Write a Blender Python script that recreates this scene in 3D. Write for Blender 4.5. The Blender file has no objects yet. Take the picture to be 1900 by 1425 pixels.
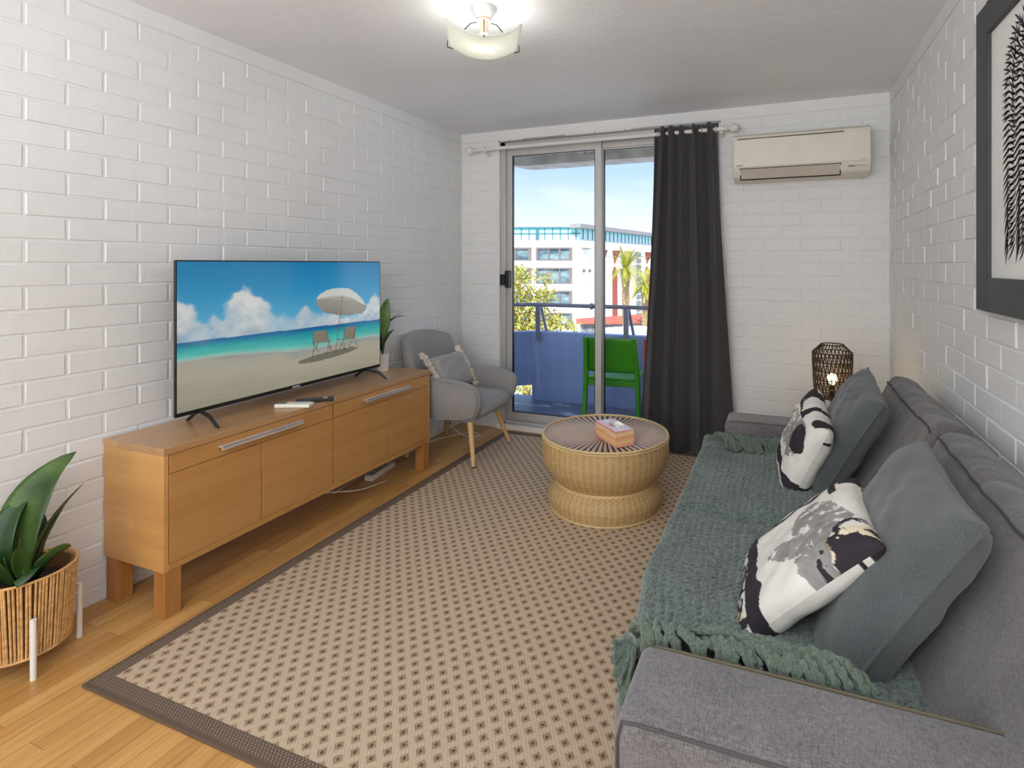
import bpy, math, random
import numpy as np
from mathutils import Vector, Matrix
random.seed(7); NR = np.random.RandomState(5)
C = bpy.context.scene.collection
PI = math.pi
# ---------------------------------------------------------------- room measures (metres)
XL, XR, YB, H, ZB = -2.5524, 0.6433, 3.9417, 2.4441, 2.371
YR = -2.6
EYE = 1.345; YAW = .3645; FPX = 1003.75; PCX, PCY = 1070., 490.86
Fd = Vector((-math.sin(YAW), math.cos(YAW), 0)); Rd = Vector((math.cos(YAW), math.sin(YAW), 0))

def far(px, py, d):
    """a point of the far surroundings, by bearing and distance"""
    return Vector((0, 0, EYE)) + (Fd + Rd * ((px - PCX) / FPX) + Vector((0, 0, (PCY - py) / FPX))) * d

# ---------------------------------------------------------------- colours and materials
def lin(c): return tuple(((v / 255.) / 12.92 if v / 255. <= .04045 else ((v / 255. + .055) / 1.055) ** 2.4) for v in c)
class NT:
    def __init__(s, name):
        s.m = bpy.data.materials.new(name); s.m.use_nodes = True
        s.t = s.m.node_tree; s.t.nodes.clear()
        s.out = s.t.nodes.new('ShaderNodeOutputMaterial')
        s.b = s.t.nodes.new('ShaderNodeBsdfPrincipled')
        s.t.links.new(s.b.outputs[0], s.out.inputs[0])
    def n(s, ty, **k):
        nd = s.t.nodes.new(ty)
        for a, b in k.items():
            if a.startswith('i_'):
                key = a[2:]; key = int(key) if key.isdigit() else key
                nd.inputs[key].default_value = b
            else: setattr(nd, a, b)
        return nd
    def l(s, a, b): s.t.links.new(a, b)
    def coord(s, scale=(1, 1, 1), kind='Object', loc=(0, 0, 0), rot=(0, 0, 0)):
        tc = s.n('ShaderNodeTexCoord'); mp = s.n('ShaderNodeMapping')
        mp.inputs['Scale'].default_value = scale; mp.inputs['Location'].default_value = loc; mp.inputs['Rotation'].default_value = rot
        s.l(tc.outputs[kind], mp.inputs[0]); return mp.outputs[0]
    def noise(s, vec, scale, detail=4, rough=.5, dist=0):
        nd = s.n('ShaderNodeTexNoise'); nd.inputs['Scale'].default_value = scale; nd.inputs['Detail'].default_value = detail
        nd.inputs['Roughness'].default_value = rough; nd.inputs['Distortion'].default_value = dist
        s.l(vec, nd.inputs['Vector']); return nd.outputs['Fac']
    def math(s, op, a, b=None, c=None):
        nd = s.n('ShaderNodeMath', operation=op)
        for i, v in enumerate((a, b, c)):
            if v is None: continue
            if isinstance(v, (int, float)): nd.inputs[i].default_value = v
            else: s.l(v, nd.inputs[i])
        return nd.outputs[0]
    def ramp(s, fac, stops, interp='LINEAR'):
        nd = s.n('ShaderNodeValToRGB'); nd.color_ramp.interpolation = interp
        e = nd.color_ramp.elements
        while len(e) < len(stops): e.new(.5)
        for el, (p, c) in zip(e, stops):
            el.position = p; el.color = (*lin(c), 1)
        s.l(fac, nd.inputs[0]); return nd.outputs[0]
    def mix(s, fac, a, b, mode='MIX'):
        nd = s.n('ShaderNodeMix', data_type='RGBA', blend_type=mode)
        for i, v in ((0, fac), (6, a), (7, b)):
            if isinstance(v, tuple): nd.inputs[i].default_value = (*lin(v), 1)
            elif isinstance(v, (int, float)): nd.inputs[i].default_value = v
            else: s.l(v, nd.inputs[i])
        return nd.outputs[2]
    def bump(s, h, dist=.002, strength=1):
        nd = s.n('ShaderNodeBump'); nd.inputs['Distance'].default_value = dist; nd.inputs['Strength'].default_value = strength
        s.l(h, nd.inputs['Height']); s.l(nd.outputs[0], s.b.inputs['Normal']); return nd
    def base(s, c):
        if isinstance(c, tuple): s.b.inputs['Base Color'].default_value = (*lin(c), 1)
        else: s.l(c, s.b.inputs['Base Color'])
        return s
    def p(s, **k):
        for a, v in k.items(): s.b.inputs[a.replace('_', ' ')].default_value = v
        return s

def plain(name, c, rough=.5, metal=0., var=.06, nscale=6, bump=0, bscale=200, **k):
    t = NT(name); v = t.coord()
    f = t.noise(v, nscale, 3)
    lo = tuple(max(0, x * (1 - var)) for x in c); hi = tuple(min(255, x * (1 + var)) for x in c)
    t.base(t.ramp(f, [(.3, lo), (.7, hi)])).p(Roughness=rough, Metallic=metal, **k)
    if bump: t.bump(t.noise(v, bscale, 2), bump)
    return t.m

def paint(name, c, b=.0015):
    t = NT(name); v = t.coord()
    f = t.noise(v, 1.3, 4)
    t.base(t.ramp(f, [(.3, tuple(x * .965 for x in c)), (.7, c)])).p(Roughness=.62)
    h = t.math('ADD', t.math('MULTIPLY', t.noise(v, 14, 5, .6), .8), t.math('MULTIPLY', t.noise(v, 90, 3), .25))
    t.bump(h, b * 3); return t.m

def fabric(name, c1, c2, s=300, bump=.0008, rough=.95, streak=6, cloud=.0):
    t = NT(name); v = t.coord()
    a = t.noise(t.coord((1, streak, streak)), s * .35, 3); b = t.noise(t.coord((streak, 1, 1)), s * .35, 3)
    c = t.noise(v, s * 1.6, 2)
    h = t.math('ADD', t.math('ADD', t.math('MULTIPLY', a, .4), t.math('MULTIPLY', b, .4)), t.math('MULTIPLY', c, .2))
    if cloud: h = t.math('ADD', h, t.math('MULTIPLY', t.math('SUBTRACT', t.noise(v, 7, 4), .5), cloud))
    t.base(t.ramp(h, [(.36, c1), (.64, c2)])).p(Roughness=rough, Sheen_Weight=.25, Sheen_Roughness=.6)
    t.bump(h, bump * 2); return t.m

def wood(name, c1, c2, c3, axis='y', scale=1., rough=.42, board=None, coat=.0):
    t = NT(name)
    st = {'x': (.6, 9, 9), 'y': (9, .6, 9), 'z': (9, 9, .6)}[axis]
    v = t.coord(tuple(q * scale for q in st))
    a = t.noise(v, 1.6, 6, .6, .6); b = t.noise(t.coord(tuple(q * scale for q in {'x': (3, 160, 160), 'y': (160, 3, 160), 'z': (160, 160, 3)}[axis])), 1, 3)
    h = t.math('ADD', t.math('MULTIPLY', a, .8), t.math('MULTIPLY', b, .2))
    col = t.ramp(h, [(.3, c1), (.5, c2), (.72, c3)])
    if board:
        br = t.n('ShaderNodeTexBrick'); br.offset = .37; br.squash = 1
        for k, q in (('Scale', 1), ('Brick Width', board[0]), ('Row Height', board[1]), ('Mortar Size', 0), ('Bias', 0)): br.inputs[k].default_value = q
        br.inputs['Color1'].default_value = (0, 0, 0, 1); br.inputs['Color2'].default_value = (1, 1, 1, 1)
        t.l(t.coord(rot=board[2]), br.inputs[0])
        col = t.mix(.3, col, t.mix(br.outputs[0], tuple(x * .9 for x in c1), tuple(min(255, x * 1.0) for x in c3)), 'MIX')
    t.base(col).p(Roughness=rough, Coat_Weight=coat, Coat_Roughness=.25)
    t.bump(b, .0004); return t.m

def emit(name, c, st):
    t = NT(name); t.base(c).p(Emission_Strength=st); t.b.inputs['Emission Color'].default_value = (*lin(c), 1); return t.m

def glassy(name, tint=(244, 250, 250), refl=1.0):
    t = NT(name); t.t.nodes.remove(t.b)
    tr = t.n('ShaderNodeBsdfTransparent'); tr.inputs[0].default_value = (*lin(tint), 1)
    g = t.n('ShaderNodeBsdfGlossy'); g.inputs['Roughness'].default_value = .02
    fr = t.n('ShaderNodeFresnel'); fr.inputs[0].default_value = 1.3; ge = t.n('ShaderNodeNewGeometry')
    mx = t.n('ShaderNodeMixShader'); t.l(t.math('MULTIPLY', t.math('MULTIPLY', fr.outputs[0], refl), t.math('SUBTRACT', 1., ge.outputs['Backfacing'])), mx.inputs[0]); t.l(tr.outputs[0], mx.inputs[1]); t.l(g.outputs[0], mx.inputs[2])
    t.l(mx.outputs[0], t.out.inputs[0]); return t.m

def attr_mat(name, attr='Col', rough=.9, emission=0, spec=.5, bump=0, coat=0):
    t = NT(name); a = t.n('ShaderNodeVertexColor', layer_name=attr)
    if emission:
        t.b.inputs['Base Color'].default_value = (.005, .005, .005, 1)
        t.l(a.outputs[0], t.b.inputs['Emission Color']); t.p(Emission_Strength=emission)
    else: t.l(a.outputs[0], t.b.inputs['Base Color'])
    t.p(Roughness=rough, Specular_IOR_Level=spec, Coat_Weight=coat)
    if bump: t.bump(t.noise(t.coord(), 260, 3), bump)
    return t.m

M = {}
M['brick'] = paint('painted_brick', (230, 231, 231))
M['ceil'] = paint('ceiling_paint', (236, 238, 242), .0010)
M['white'] = plain('white_paint', (232, 229, 222), .45, var=.02)
M['rodwhite'] = plain('rod_white', (225, 222, 218), .35, var=.02)
M['alu'] = plain('aluminium', (196, 194, 190), .4, .3, var=.015, nscale=5)
M['alud'] = plain('aluminium_dark', (150, 148, 146), .45, .3)
M['steel'] = plain('brushed_steel', (235, 235, 238), .32, .7, var=.03)
M['black'] = plain('black_plastic', (22, 22, 24), .35)
M['blackm'] = plain('black_metal', (18, 17, 20), .4, .3)
M['charcoal'] = plain('charcoal_frame', (62, 64, 65), .5)
M['ac'] = plain('ac_plastic', (222, 216, 202), .42, var=.02)
M['ac2'] = plain('ac_plastic_low', (196, 188, 176), .45, var=.02)
M['print'] = plain('grey_print', (110, 104, 96), .6)
M['oak'] = wood('oak_veneer_along', (176, 124, 66), (194, 141, 80), (207, 156, 96), 'y', 1, .38, (0.9, .14, (PI / 2, 0, PI / 2)), .15)
M['oaktop'] = wood('oak_veneer_top', (172, 128, 84), (188, 143, 98), (202, 160, 116), 'y', 1, .28, (1.4, .1, (0, 0, PI / 2)), .35)
M['oakend'] = wood('oak_veneer_end', (184, 134, 72), (200, 150, 86), (214, 166, 102), 'x', 1, .4, (.7, .13, (PI / 2, 0, 0)), .1)
M['oakleg'] = wood('oak_leg', (158, 104, 52), (172, 118, 62), (184, 130, 74), 'z', 1, .45)
M['beech'] = wood('beech_leg', (196, 152, 96), (212, 172, 116), (226, 190, 138), 'z', 1.6, .45)
M['sofa'] = fabric('sofa_fabric', (64, 62, 64), (124, 120, 122), 240, .0007, cloud=.25)
M['sofa2'] = fabric('sofa_back_fabric', (66, 64, 63), (112, 108, 106), 240, .0007, cloud=.25)
M['cushg'] = fabric('grey_cushion_fabric', (58, 62, 64), (92, 97, 98), 420, .0004, cloud=.25)
M['chairf'] = fabric('armchair_fabric', (120, 118, 117), (166, 163, 161), 420, .0005)
M['lumbar'] = fabric('lumbar_fabric', (140, 138, 134), (172, 169, 163), 500, .0003)
M['fringe'] = fabric('cream_tassel', (206, 194, 172), (240, 232, 216), 300, .001)
M['fringet'] = fabric('tan_tassel', (176, 152, 112), (214, 192, 150), 300, .001)
M['curtain'] = fabric('curtain_fabric', (44, 42, 45), (66, 62, 65), 500, .0004)
M['throw'] = fabric('green_throw', (44, 57, 52), (118, 133, 125), 200, .003, streak=2, cloud=.2)
M['throwf'] = fabric('green_fringe', (40, 54, 46), (108, 126, 108), 300, .002)
M['seam'] = plain('dark_piping', (74, 71, 72), .9)
M['seamb'] = plain('olive_piping', (92, 84, 68), .9)
M['ceramic'] = plain('white_ceramic', (236, 232, 226), .3, var=.02)
M['soil'] = plain('dark_soil', (44, 34, 26), .95, bump=.01, bscale=90)
M['rope'] = plain('planter_cord', (206, 162, 104), .8, var=.12, nscale=60, bump=.001)
M['rope2'] = plain('planter_core', (112, 76, 40), .9)
M['wicker'] = None
M['remw'] = plain('remote_white', (238, 236, 222), .4, var=.01)
M['reml'] = plain('remote_screen', (128, 134, 130), .3)
M['cable'] = plain('white_cable', (225, 222, 214), .5)
M['shade'] = plain('lamp_cord', (58, 44, 32), .8, var=.2, nscale=80)
M['parapet'] = None
M['green'] = plain('green_plastic', (58, 148, 24), .35, var=.04, Subsurface_Weight=.05)
M['railm'] = plain('rail_metal', (142, 141, 156), .4, .3)
M['facade'] = plain('white_render', (250, 248, 242), .8, var=.01)
M['redbrick'] = plain('red_brown_panel', (158, 82, 62), .8, var=.2, nscale=4)
M['winfr'] = plain('brown_window_frame', (120, 108, 106), .6)
M['asphalt'] = plain('street', (206, 204, 200), .9)
M['concrete'] = plain('concrete_soffit', (196, 192, 184), .9, var=.1, bump=.004, bscale=30)
M['paper'] = plain('art_paper', (226, 226, 222), .7, var=.01)
M['ink'] = plain('black_ink', (40, 36, 38), .8)
M['trunk'] = plain('palm_trunk', (150, 128, 92), .9, var=.2, bump=.03, bscale=8)
M['cream'] = plain('cream_tabletop', (232, 224, 204), .5, var=.02)
def leafmat(name, c1, c2, sp=.5, tr=.0):
    t = NT(name); v = t.coord(); f = t.noise(v, 9, 4)
    t.base(t.ramp(f, [(.3, c1), (.7, c2)])).p(Roughness=.42, Specular_IOR_Level=sp, Transmission_Weight=0)
    t.bump(t.noise(t.coord((30, 30, 30)), 4, 2), .0006); return t.m
M['leaf'] = leafmat('glossy_leaf', (34, 60, 24), (78, 108, 46))
M['leafd'] = leafmat('dark_leaf', (24, 48, 26), (48, 84, 38))
M['leafb'] = leafmat('brown_green_leaf', (60, 66, 30), (96, 98, 48))
M['leaf_lit'] = leafmat('window_lit_leaf', (58, 100, 44), (116, 160, 84))  # brighter green: window light on the small plant put into the colour
M['stem'] = leafmat('leaf_stem', (92, 108, 40), (130, 140, 60))
M['tree'] = leafmat('tree_leaf', (120, 124, 30), (214, 200, 96))
M['palm'] = leafmat('palm_leaf', (110, 120, 20), (206, 200, 70))

# wicker
def wicker(name, c1, c2, nu, nv):
    t = NT(name); uv = t.n('ShaderNodeUVMap'); sx = t.n('ShaderNodeSeparateXYZ'); t.l(uv.outputs[0], sx.inputs[0])
    a = t.math('SINE', t.math('MULTIPLY', sx.outputs[0], nu * 2 * PI)); b = t.math('SINE', t.math('MULTIPLY', sx.outputs[1], nv * 2 * PI))
    w = t.math('ADD', t.math('MULTIPLY', t.math('MULTIPLY', a, b), .25), .5)
    w = t.math('ADD', w, t.math('MULTIPLY', t.math('ABSOLUTE', b), .12)); w = t.math('ADD', w, t.math('MULTIPLY', t.math('ABSOLUTE', t.math('SINE', t.math('MULTIPLY', sx.outputs[0], nu * PI / 1))), .16))
    w = t.math('SUBTRACT', w, t.math('MULTIPLY', t.noise(t.coord(), 40, 3), .25))
    t.base(t.ramp(w, [(.2, c1), (.6, c2)])).p(Roughness=.55)
    t.bump(w, .004); return t.m
M['wicker'] = wicker('woven_rattan', (122, 92, 54), (206, 174, 122), 60, 34)
M['wickertop'] = plain('rattan_spoke', (176, 150, 126), .35, var=.15, nscale=40)
M['wickerbase'] = plain('rattan_under', (62, 46, 36), .7)

def make_parapet():
    t = NT('blue_painted_render'); v = t.coord()
    s = t.noise(t.coord((9, 9, .7)), 1.2, 4)
    t.base(t.ramp(s, [(.3, (140, 162, 214)), (.62, (156, 175, 218)), (.8, (182, 192, 216))])).p(Roughness=.6)
    t.bump(t.noise(v, 60, 4), .004); return t.m
M['parapet'] = make_parapet()
def make_bfloor():
    t = NT('balcony_floor_paint'); v = t.coord((1, 2.2, 1))
    s = t.noise(v, 5, 5, .6)
    t.base(t.ramp(s, [(.55, (112, 120, 142)), (.60, (120, 127, 148)), (.62, (196, 200, 208))])).p(Roughness=.45)
    return t.m
M['bfloor'] = make_bfloor()

def make_floor():
    t = NT('oak_floorboards'); v = t.coord(rot=(0, 0, PI / 2))
    br = t.n('ShaderNodeTexBrick'); br.offset = .41; br.offset_frequency = 3
    for k, q in (('Scale', 1), ('Brick Width', .62), ('Row Height', .066), ('Mortar Size', .0009), ('Mortar Smooth', .3), ('Bias', 0)): br.inputs[k].default_value = q
    br.inputs['Color1'].default_value = (0, 0, 0, 1); br.inputs['Color2'].default_value = (1, 1, 1, 1); br.inputs['Mortar'].default_value = (.3, .3, .3, 1)
    t.l(v, br.inputs[0])
    g = t.noise(t.coord((40, 2, 2)), 1.4, 5, .6, .5)
    f = t.math('ADD', t.math('MULTIPLY', br.outputs[0], .26), t.math('MULTIPLY', g, .72))
    col = t.ramp(f, [(.22, (172, 122, 66)), (.5, (198, 150, 86)), (.8, (220, 176, 114))])
    col = t.mix(br.outputs['Fac'], col, (150, 104, 56))
    t.base(col).p(Roughness=.36, Coat_Weight=.25, Coat_Roughness=.25)
    t.bump(t.math('SUBTRACT', t.math('MULTIPLY', g, .1), br.outputs['Fac']), .0008); return t.m
M['floor'] = make_floor()

def make_rug():
    t = NT('rug_weave'); tc = t.n('ShaderNodeTexCoord'); s = t.n('ShaderNodeSeparateXYZ'); t.l(tc.outputs['Object'], s.inputs[0])
    X, Y = s.outputs[0], s.outputs[1]
    px, py = .0555, .066
    def cell(off):
        u = t.math('SUBTRACT', t.math('FRACT', t.math('ADD', t.math('DIVIDE', X, px), off)), .5)
        w = t.math('SUBTRACT', t.math('FRACT', t.math('ADD', t.math('DIVIDE', Y, py), off)), .5)
        u = t.math('MULTIPLY', t.math('ABSOLUTE', u), px); w = t.math('MULTIPLY', t.math('ABSOLUTE', w), py)
        dm = t.math('ADD', u, t.math('MULTIPLY', w, .95))
        rd = t.math('SQRT', t.math('ADD', t.math('MULTIPLY', u, u), t.math('MULTIPLY', t.math('MULTIPLY', w, w), .8)))
        return dm, rd
    d1, r1 = cell(0.); d2, r2 = cell(.5)
    d = t.math('MINIMUM', d1, d2); r = t.math('MINIMUM', r1, r2)
    wob = t.math('MULTIPLY', t.math('SUBTRACT', t.noise(tc.outputs['Object'], 120, 2), .5), .006)
    d = t.math('ADD', d, wob); r = t.math('ADD', r, wob)
    cdm = t.ramp(t.math('MULTIPLY', d, 30), [(0, (172, 148, 120)), (.28, (176, 153, 125)), (.34, (142, 118, 96)), (.41, (148, 124, 101)), (.48, (194, 172, 145)), (.8, (201, 180, 154))])
    dot = t.math('LESS_THAN', r, .0052)
    fld = t.mix(dot, cdm, (96, 72, 60))
    wv = t.noise(t.coord((1, 2.4, 1)), 170, 3)
    fld = t.mix(t.math('MULTIPLY', t.math('SUBTRACT', wv, .3), .4), fld, (128, 104, 78))
    # border weave
    bx = t.math('SINE', t.math('MULTIPLY', X, 520)); by = t.math('SINE', t.math('MULTIPLY', Y, 330))
    bw = t.math('MULTIPLY', bx, by)
    bord = t.ramp(t.math('ADD', t.math('MULTIPLY', bw, .3), .5), [(.45, (92, 76, 62)), (.7, (142, 126, 108))])
    m = t.n('ShaderNodeAttribute', attribute_name='border')
    # distance to the rug edge, computed from the object's own coordinates (rug centred on its origin)
    ex = t.math('SUBTRACT', RUGX, t.math('ABSOLUTE', X)); ey = t.math('SUBTRACT', RUGY, t.math('ABSOLUTE', Y))
    e = t.math('MINIMUM', ex, ey)
    isb = t.math('LESS_THAN', e, .062); tape = t.math('LESS_THAN', e, .016)
    col = t.mix(isb, fld, bord); col = t.mix(tape, col, (98, 80, 66))
    t.base(col).p(Roughness=.95)
    t.bump(t.math('ADD', t.math('MULTIPLY', wv, .6), t.math('MULTIPLY', bw, .2)), .003); return t.m
RX0, RX1, RY0, RY1 = -2.085, .06, 1.045, 3.865
RUGX, RUGY = (RX1 - RX0) / 2, (RY1 - RY0) / 2
M['rug'] = make_rug()

# ---------------------------------------------------------------- mesh builder
class MB:
    def __init__(s): s.v = []; s.f = []; s.uv = {}
    def add(s, vs, fs):
        o = len(s.v); s.v += [Vector(q) for q in vs]; s.f += [tuple(o + i for i in f) for f in fs]; return s
    def box(s, a, b, m=None):
        x0, y0, z0 = a; x1, y1, z1 = b
        vs = [(x0, y0, z0), (x1, y0, z0), (x1, y1, z0), (x0, y1, z0), (x0, y0, z1), (x1, y0, z1), (x1, y1, z1), (x0, y1, z1)]
        if m: vs = [m @ Vector(q) for q in vs]
        return s.add(vs, [(3, 2, 1, 0), (4, 5, 6, 7), (0, 1, 5, 4), (1, 2, 6, 5), (2, 3, 7, 6), (3, 0, 4, 7)])
    def tube(s, path, r, n=8, cap=True, closed=False):
        path = [Vector(q) for q in path]; k = len(path); rs = r if isinstance(r, (list, tuple)) else [r] * k
        vs = []; up = None
        for i, q in enumerate(path):
            if closed: d = path[(i + 1) % k] - path[i - 1]
            else: d = path[min(i + 1, k - 1)] - path[max(i - 1, 0)]
            if d.length < 1e-9: d = Vector((0, 0, 1))
            d.normalize()
            if up is None: up = d.orthogonal().normalized()
            else:
                up = up - d * up.dot(d)
                up = up.normalized() if up.length > 1e-6 else d.orthogonal().normalized()
            w = d.cross(up)
            for j in range(n):
                a = 2 * PI * j / n; vs.append(q + (up * math.cos(a) + w * math.sin(a)) * rs[i])
        fs = []
        for i in range(k if closed else k - 1):
            for j in range(n):
                a, b = i * n + j, i * n + (j + 1) % n; c, d2 = ((i + 1) % k) * n + (j + 1) % n, ((i + 1) % k) * n + j
                fs.append((a, b, c, d2))
        if cap and not closed: fs += [tuple(range(n - 1, -1, -1)), tuple(range((k - 1) * n, k * n))]
        return s.add(vs, fs)
    def lathe(s, prof, c=(0, 0, 0), n=48, cap=False):
        vs = []; k = len(prof)
        for i, (r, z) in enumerate(prof):
            for j in range(n):
                a = 2 * PI * j / n; vs.append((c[0] + r * math.cos(a), c[1] + r * math.sin(a), c[2] + z))
        fs = [(i * n + j, i * n + (j + 1) % n, (i + 1) * n + (j + 1) % n, (i + 1) * n + j) for i in range(k - 1) for j in range(n)]
        if cap: fs += [tuple(range(n - 1, -1, -1)), tuple(range((k - 1) * n, k * n))]
        return s.add(vs, fs)
    def grid(s, fn, nu, nv, closeu=False):
        vs = [fn(i / nu, j / nv) for i in range(nu + (0 if closeu else 1)) for j in range(nv + 1)]
        m = nv + 1; K = nu if closeu else nu + 1
        fs = []
        for i in range(nu):
            i2 = (i + 1) % K
            for j in range(nv): fs.append((i * m + j, i2 * m + j, i2 * m + j + 1, i * m + j + 1))
        return s.add(vs, fs)
    def prism(s, poly, ax, a, b):
        """polygon in the plane across axis ax, pushed from a to b"""
        def P(u, v, w): return {'x': (w, u, v), 'y': (u, w, v), 'z': (u, v, w)}[ax]
        n = len(poly); vs = [P(u, v, a) for u, v in poly] + [P(u, v, b) for u, v in poly]
        return s.add(vs, [tuple(range(n))[::-1], tuple(range(n, 2 * n))] + [(i, (i + 1) % n, n + (i + 1) % n, n + i) for i in range(n)])
    def sphere(s, c, r, nu=12, nv=8, sc=(1, 1, 1)):
        return s.lathe([(max(1e-4, r * sc[0] * math.sin(PI * i / nv)), -r * sc[2] * math.cos(PI * i / nv)) for i in range(nv + 1)], c, nu)
    def build(s, name, mat, parent=None, smooth=True, bevel=0, seg=2, sub=0, world=False, solid=0, label=None, ang=40, loc=None):
        me = bpy.data.meshes.new(name)
        off = Vector((0, 0, 0))
        if loc is not None: off = Vector(loc)
        if world and parent is not None:
            q = parent
            while q is not None: off = off + q.location; q = q.parent
        me.from_pydata([tuple(q - off) for q in s.v], [], s.f); me.update()
        me.materials.append(M[mat] if isinstance(mat, str) else mat)
        import bmesh
        bm = bmesh.new(); bm.from_mesh(me); bmesh.ops.remove_doubles(bm, verts=bm.verts, dist=1e-6) if len(s.v) < 60000 else None
        bmesh.ops.recalc_face_normals(bm, faces=bm.faces); bm.to_mesh(me); bm.free()
        o = bpy.data.objects.new(name, me); C.objects.link(o)
        if loc is not None: o.location = loc
        if parent is not None: o.parent = parent
        if bevel:
            md = o.modifiers.new('b', 'BEVEL'); md.width = bevel; md.segments = seg; md.limit_method = 'ANGLE'; md.angle_limit = math.radians(35)
        if sub:
            md = o.modifiers.new('s', 'SUBSURF'); md.levels = sub; md.render_levels = sub
        if solid:
            md = o.modifiers.new('t', 'SOLIDIFY'); md.thickness = solid; md.offset = 0
        if smooth:
            for p_ in me.polygons: p_.use_smooth = True
            me.set_sharp_from_angle(angle=math.radians(ang)) if not sub else None
        if label: o['label'] = label
        return o

def tag(o, label=None, cat=None, group=None, kind=None):
    if label: o['label'] = label
    if cat: o['category'] = cat
    if group: o['group'] = group
    if kind: o['kind'] = kind
    return o
def thing(name, label, cat, loc=(0, 0, 0), rz=0, group=None):
    o = bpy.data.objects.new(name, None); C.objects.link(o); o.location = loc; o.rotation_euler = (0, 0, rz); o.empty_display_size = .1
    return tag(o, label, cat, group)
def struct(o): o['kind'] = 'structure'; return o
def lerp(a, b, t): return a + (b - a) * t
def sstep(a, b, x):
    t = min(1, max(0, (x - a) / (b - a))); return t * t * (3 - 2 * t)
def vnoise(h, w, cells, seed, octs=4, aspect=1.):
    rs = np.random.RandomState(seed); out = np.zeros((h, w)); amp = 1; tot = 0
    for o in range(octs):
        ch = int(cells * aspect * 2 ** o) + 2; cw = int(cells * 2 ** o) + 2
        g = rs.rand(ch + 1, cw + 1)
        yy = np.linspace(0, ch - 1.001, h); xx = np.linspace(0, cw - 1.001, w)
        yi = yy.astype(int); xi = xx.astype(int); fy = (yy - yi)[:, None]; fx = (xx - xi)[None, :]
        fy = fy * fy * (3 - 2 * fy); fx = fx * fx * (3 - 2 * fx)
        a = g[yi][:, xi]; b = g[yi][:, xi + 1]; c = g[yi + 1][:, xi]; d = g[yi + 1][:, xi + 1]
        out += amp * ((a * (1 - fx) + b * fx) * (1 - fy) + (c * (1 - fx) + d * fx) * fy); tot += amp; amp *= .5
    return out / tot
def set_colors(o, cols):
    me = o.data; ca = me.color_attributes.new('Col', 'FLOAT_COLOR', 'POINT')
    a = np.ones((len(me.vertices), 4), dtype=np.float32); a[:, :3] = cols; ca.data.foreach_set('color', a.ravel())
def raw_obj(name, verts, faces, mat, parent=None, smooth=True):
    me = bpy.data.meshes.new(name); me.from_pydata(verts, [], faces); me.update(); me.materials.append(mat)
    o = bpy.data.objects.new(name, me); C.objects.link(o); o.parent = parent
    if smooth:
        for p_ in me.polygons: p_.use_smooth = True
    return o

# ================================================================= THE ROOM
BW, BH, J = .245, .0856, .0038
def bricks(mb, P, u0, u1, z0, z1, odd, even, seed, holes=()):
    """painted brick faces on a wall plane; P(u, z, out) maps to the room"""
    rs = random.Random(seed)
    k0 = int(math.floor((z0 - .0655) / BH)) - 1
    rects = []
    for k in range(k0, 60):
        a, b = .0655 + k * BH, .0655 + (k + 1) * BH
        if b <= z0 or a >= z1: continue
        ph = odd if k % 2 else even
        n0 = int(math.floor((u0 - ph) / BW)) - 1
        u = ph + n0 * BW
        while u < u1:
            r = [max(u, u0), min(u + BW, u1), max(a, z0), min(b, z1)]
            u += BW
            if r[1] - r[0] < .012 or r[3] - r[2] < .012: continue
            pieces = [r]
            for (h0, h1, g0, g1) in holes:
                nx = []
                for q in pieces:
                    if q[1] <= h0 or q[0] >= h1 or q[3] <= g0 or q[2] >= g1: nx.append(q); continue
                    if q[0] < h0: nx.append([q[0], h0, q[2], q[3]])
                    if q[1] > h1: nx.append([h1, q[1], q[2], q[3]])
                    if q[2] < g0: nx.append([max(q[0], h0), min(q[1], h1), q[2], g0])
                    if q[3] > g1: nx.append([max(q[0], h0), min(q[1], h1), g1, q[3]])
                pieces = nx
            rects += [q for q in pieces if q[1] - q[0] > .012 and q[3] - q[2] > .008]
    for (a, b, c, d) in rects:
        j = J * rs.uniform(.5, 1.25); e = .004; w = .0038 + rs.uniform(-.0012, .0012)
        t1, t2 = rs.uniform(-.0012, .0012), rs.uniform(-.0012, .0012)
        def jt(): return rs.uniform(-.0014, .0014)
        a2, b2, c2, d2 = a + j, b - j, c + J * rs.uniform(.4, .9), d - J * rs.uniform(.4, .9)
        if b2 - a2 < .012 or d2 - c2 < .010: continue
        o = [(a2, c2), (b2, c2), (b2, d2), (a2, d2)]
        i = [(a2 + e + jt(), c2 + e), (b2 - e + jt(), c2 + e), (b2 - e + jt(), d2 - e), (a2 + e + jt(), d2 - e)]
        mid = (a2 + b2) / 2
        vs = [P(q[0], q[1], -.001) for q in o] + [P(q[0], q[1], w + (t1 if n in (0, 3) else t2)) for n, q in enumerate(i)]
        mb.add(vs, [(4, 5, 6, 7), (0, 1, 5, 4), (1, 2, 6, 5), (2, 3, 7, 6), (3, 0, 4, 7)])

TH = .22
# left wall
mb = MB(); mb.box((XL - TH, YR, 0), (XL, YB + TH, H))
bricks(mb, lambda u, z, o: (XL + o, u, z), YR, YB, 0, ZB, 1.109, 1.2335, 1)
mb.box((XL, YR, ZB), (XL + .007, YB, H))
struct(mb.build('wall_left', 'brick', ang=20))
mb = MB(); mb.box((XR, YR, 0), (XR + TH, YB + TH, H))
bricks(mb, lambda u, z, o: (XR - o, u, z), YR, YB, 0, ZB, 2.8, 2.6775, 2)
mb.box((XR - .007, YR, ZB), (XR, YB, H))
struct(mb.build('wall_right', 'brick', ang=20))
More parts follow.
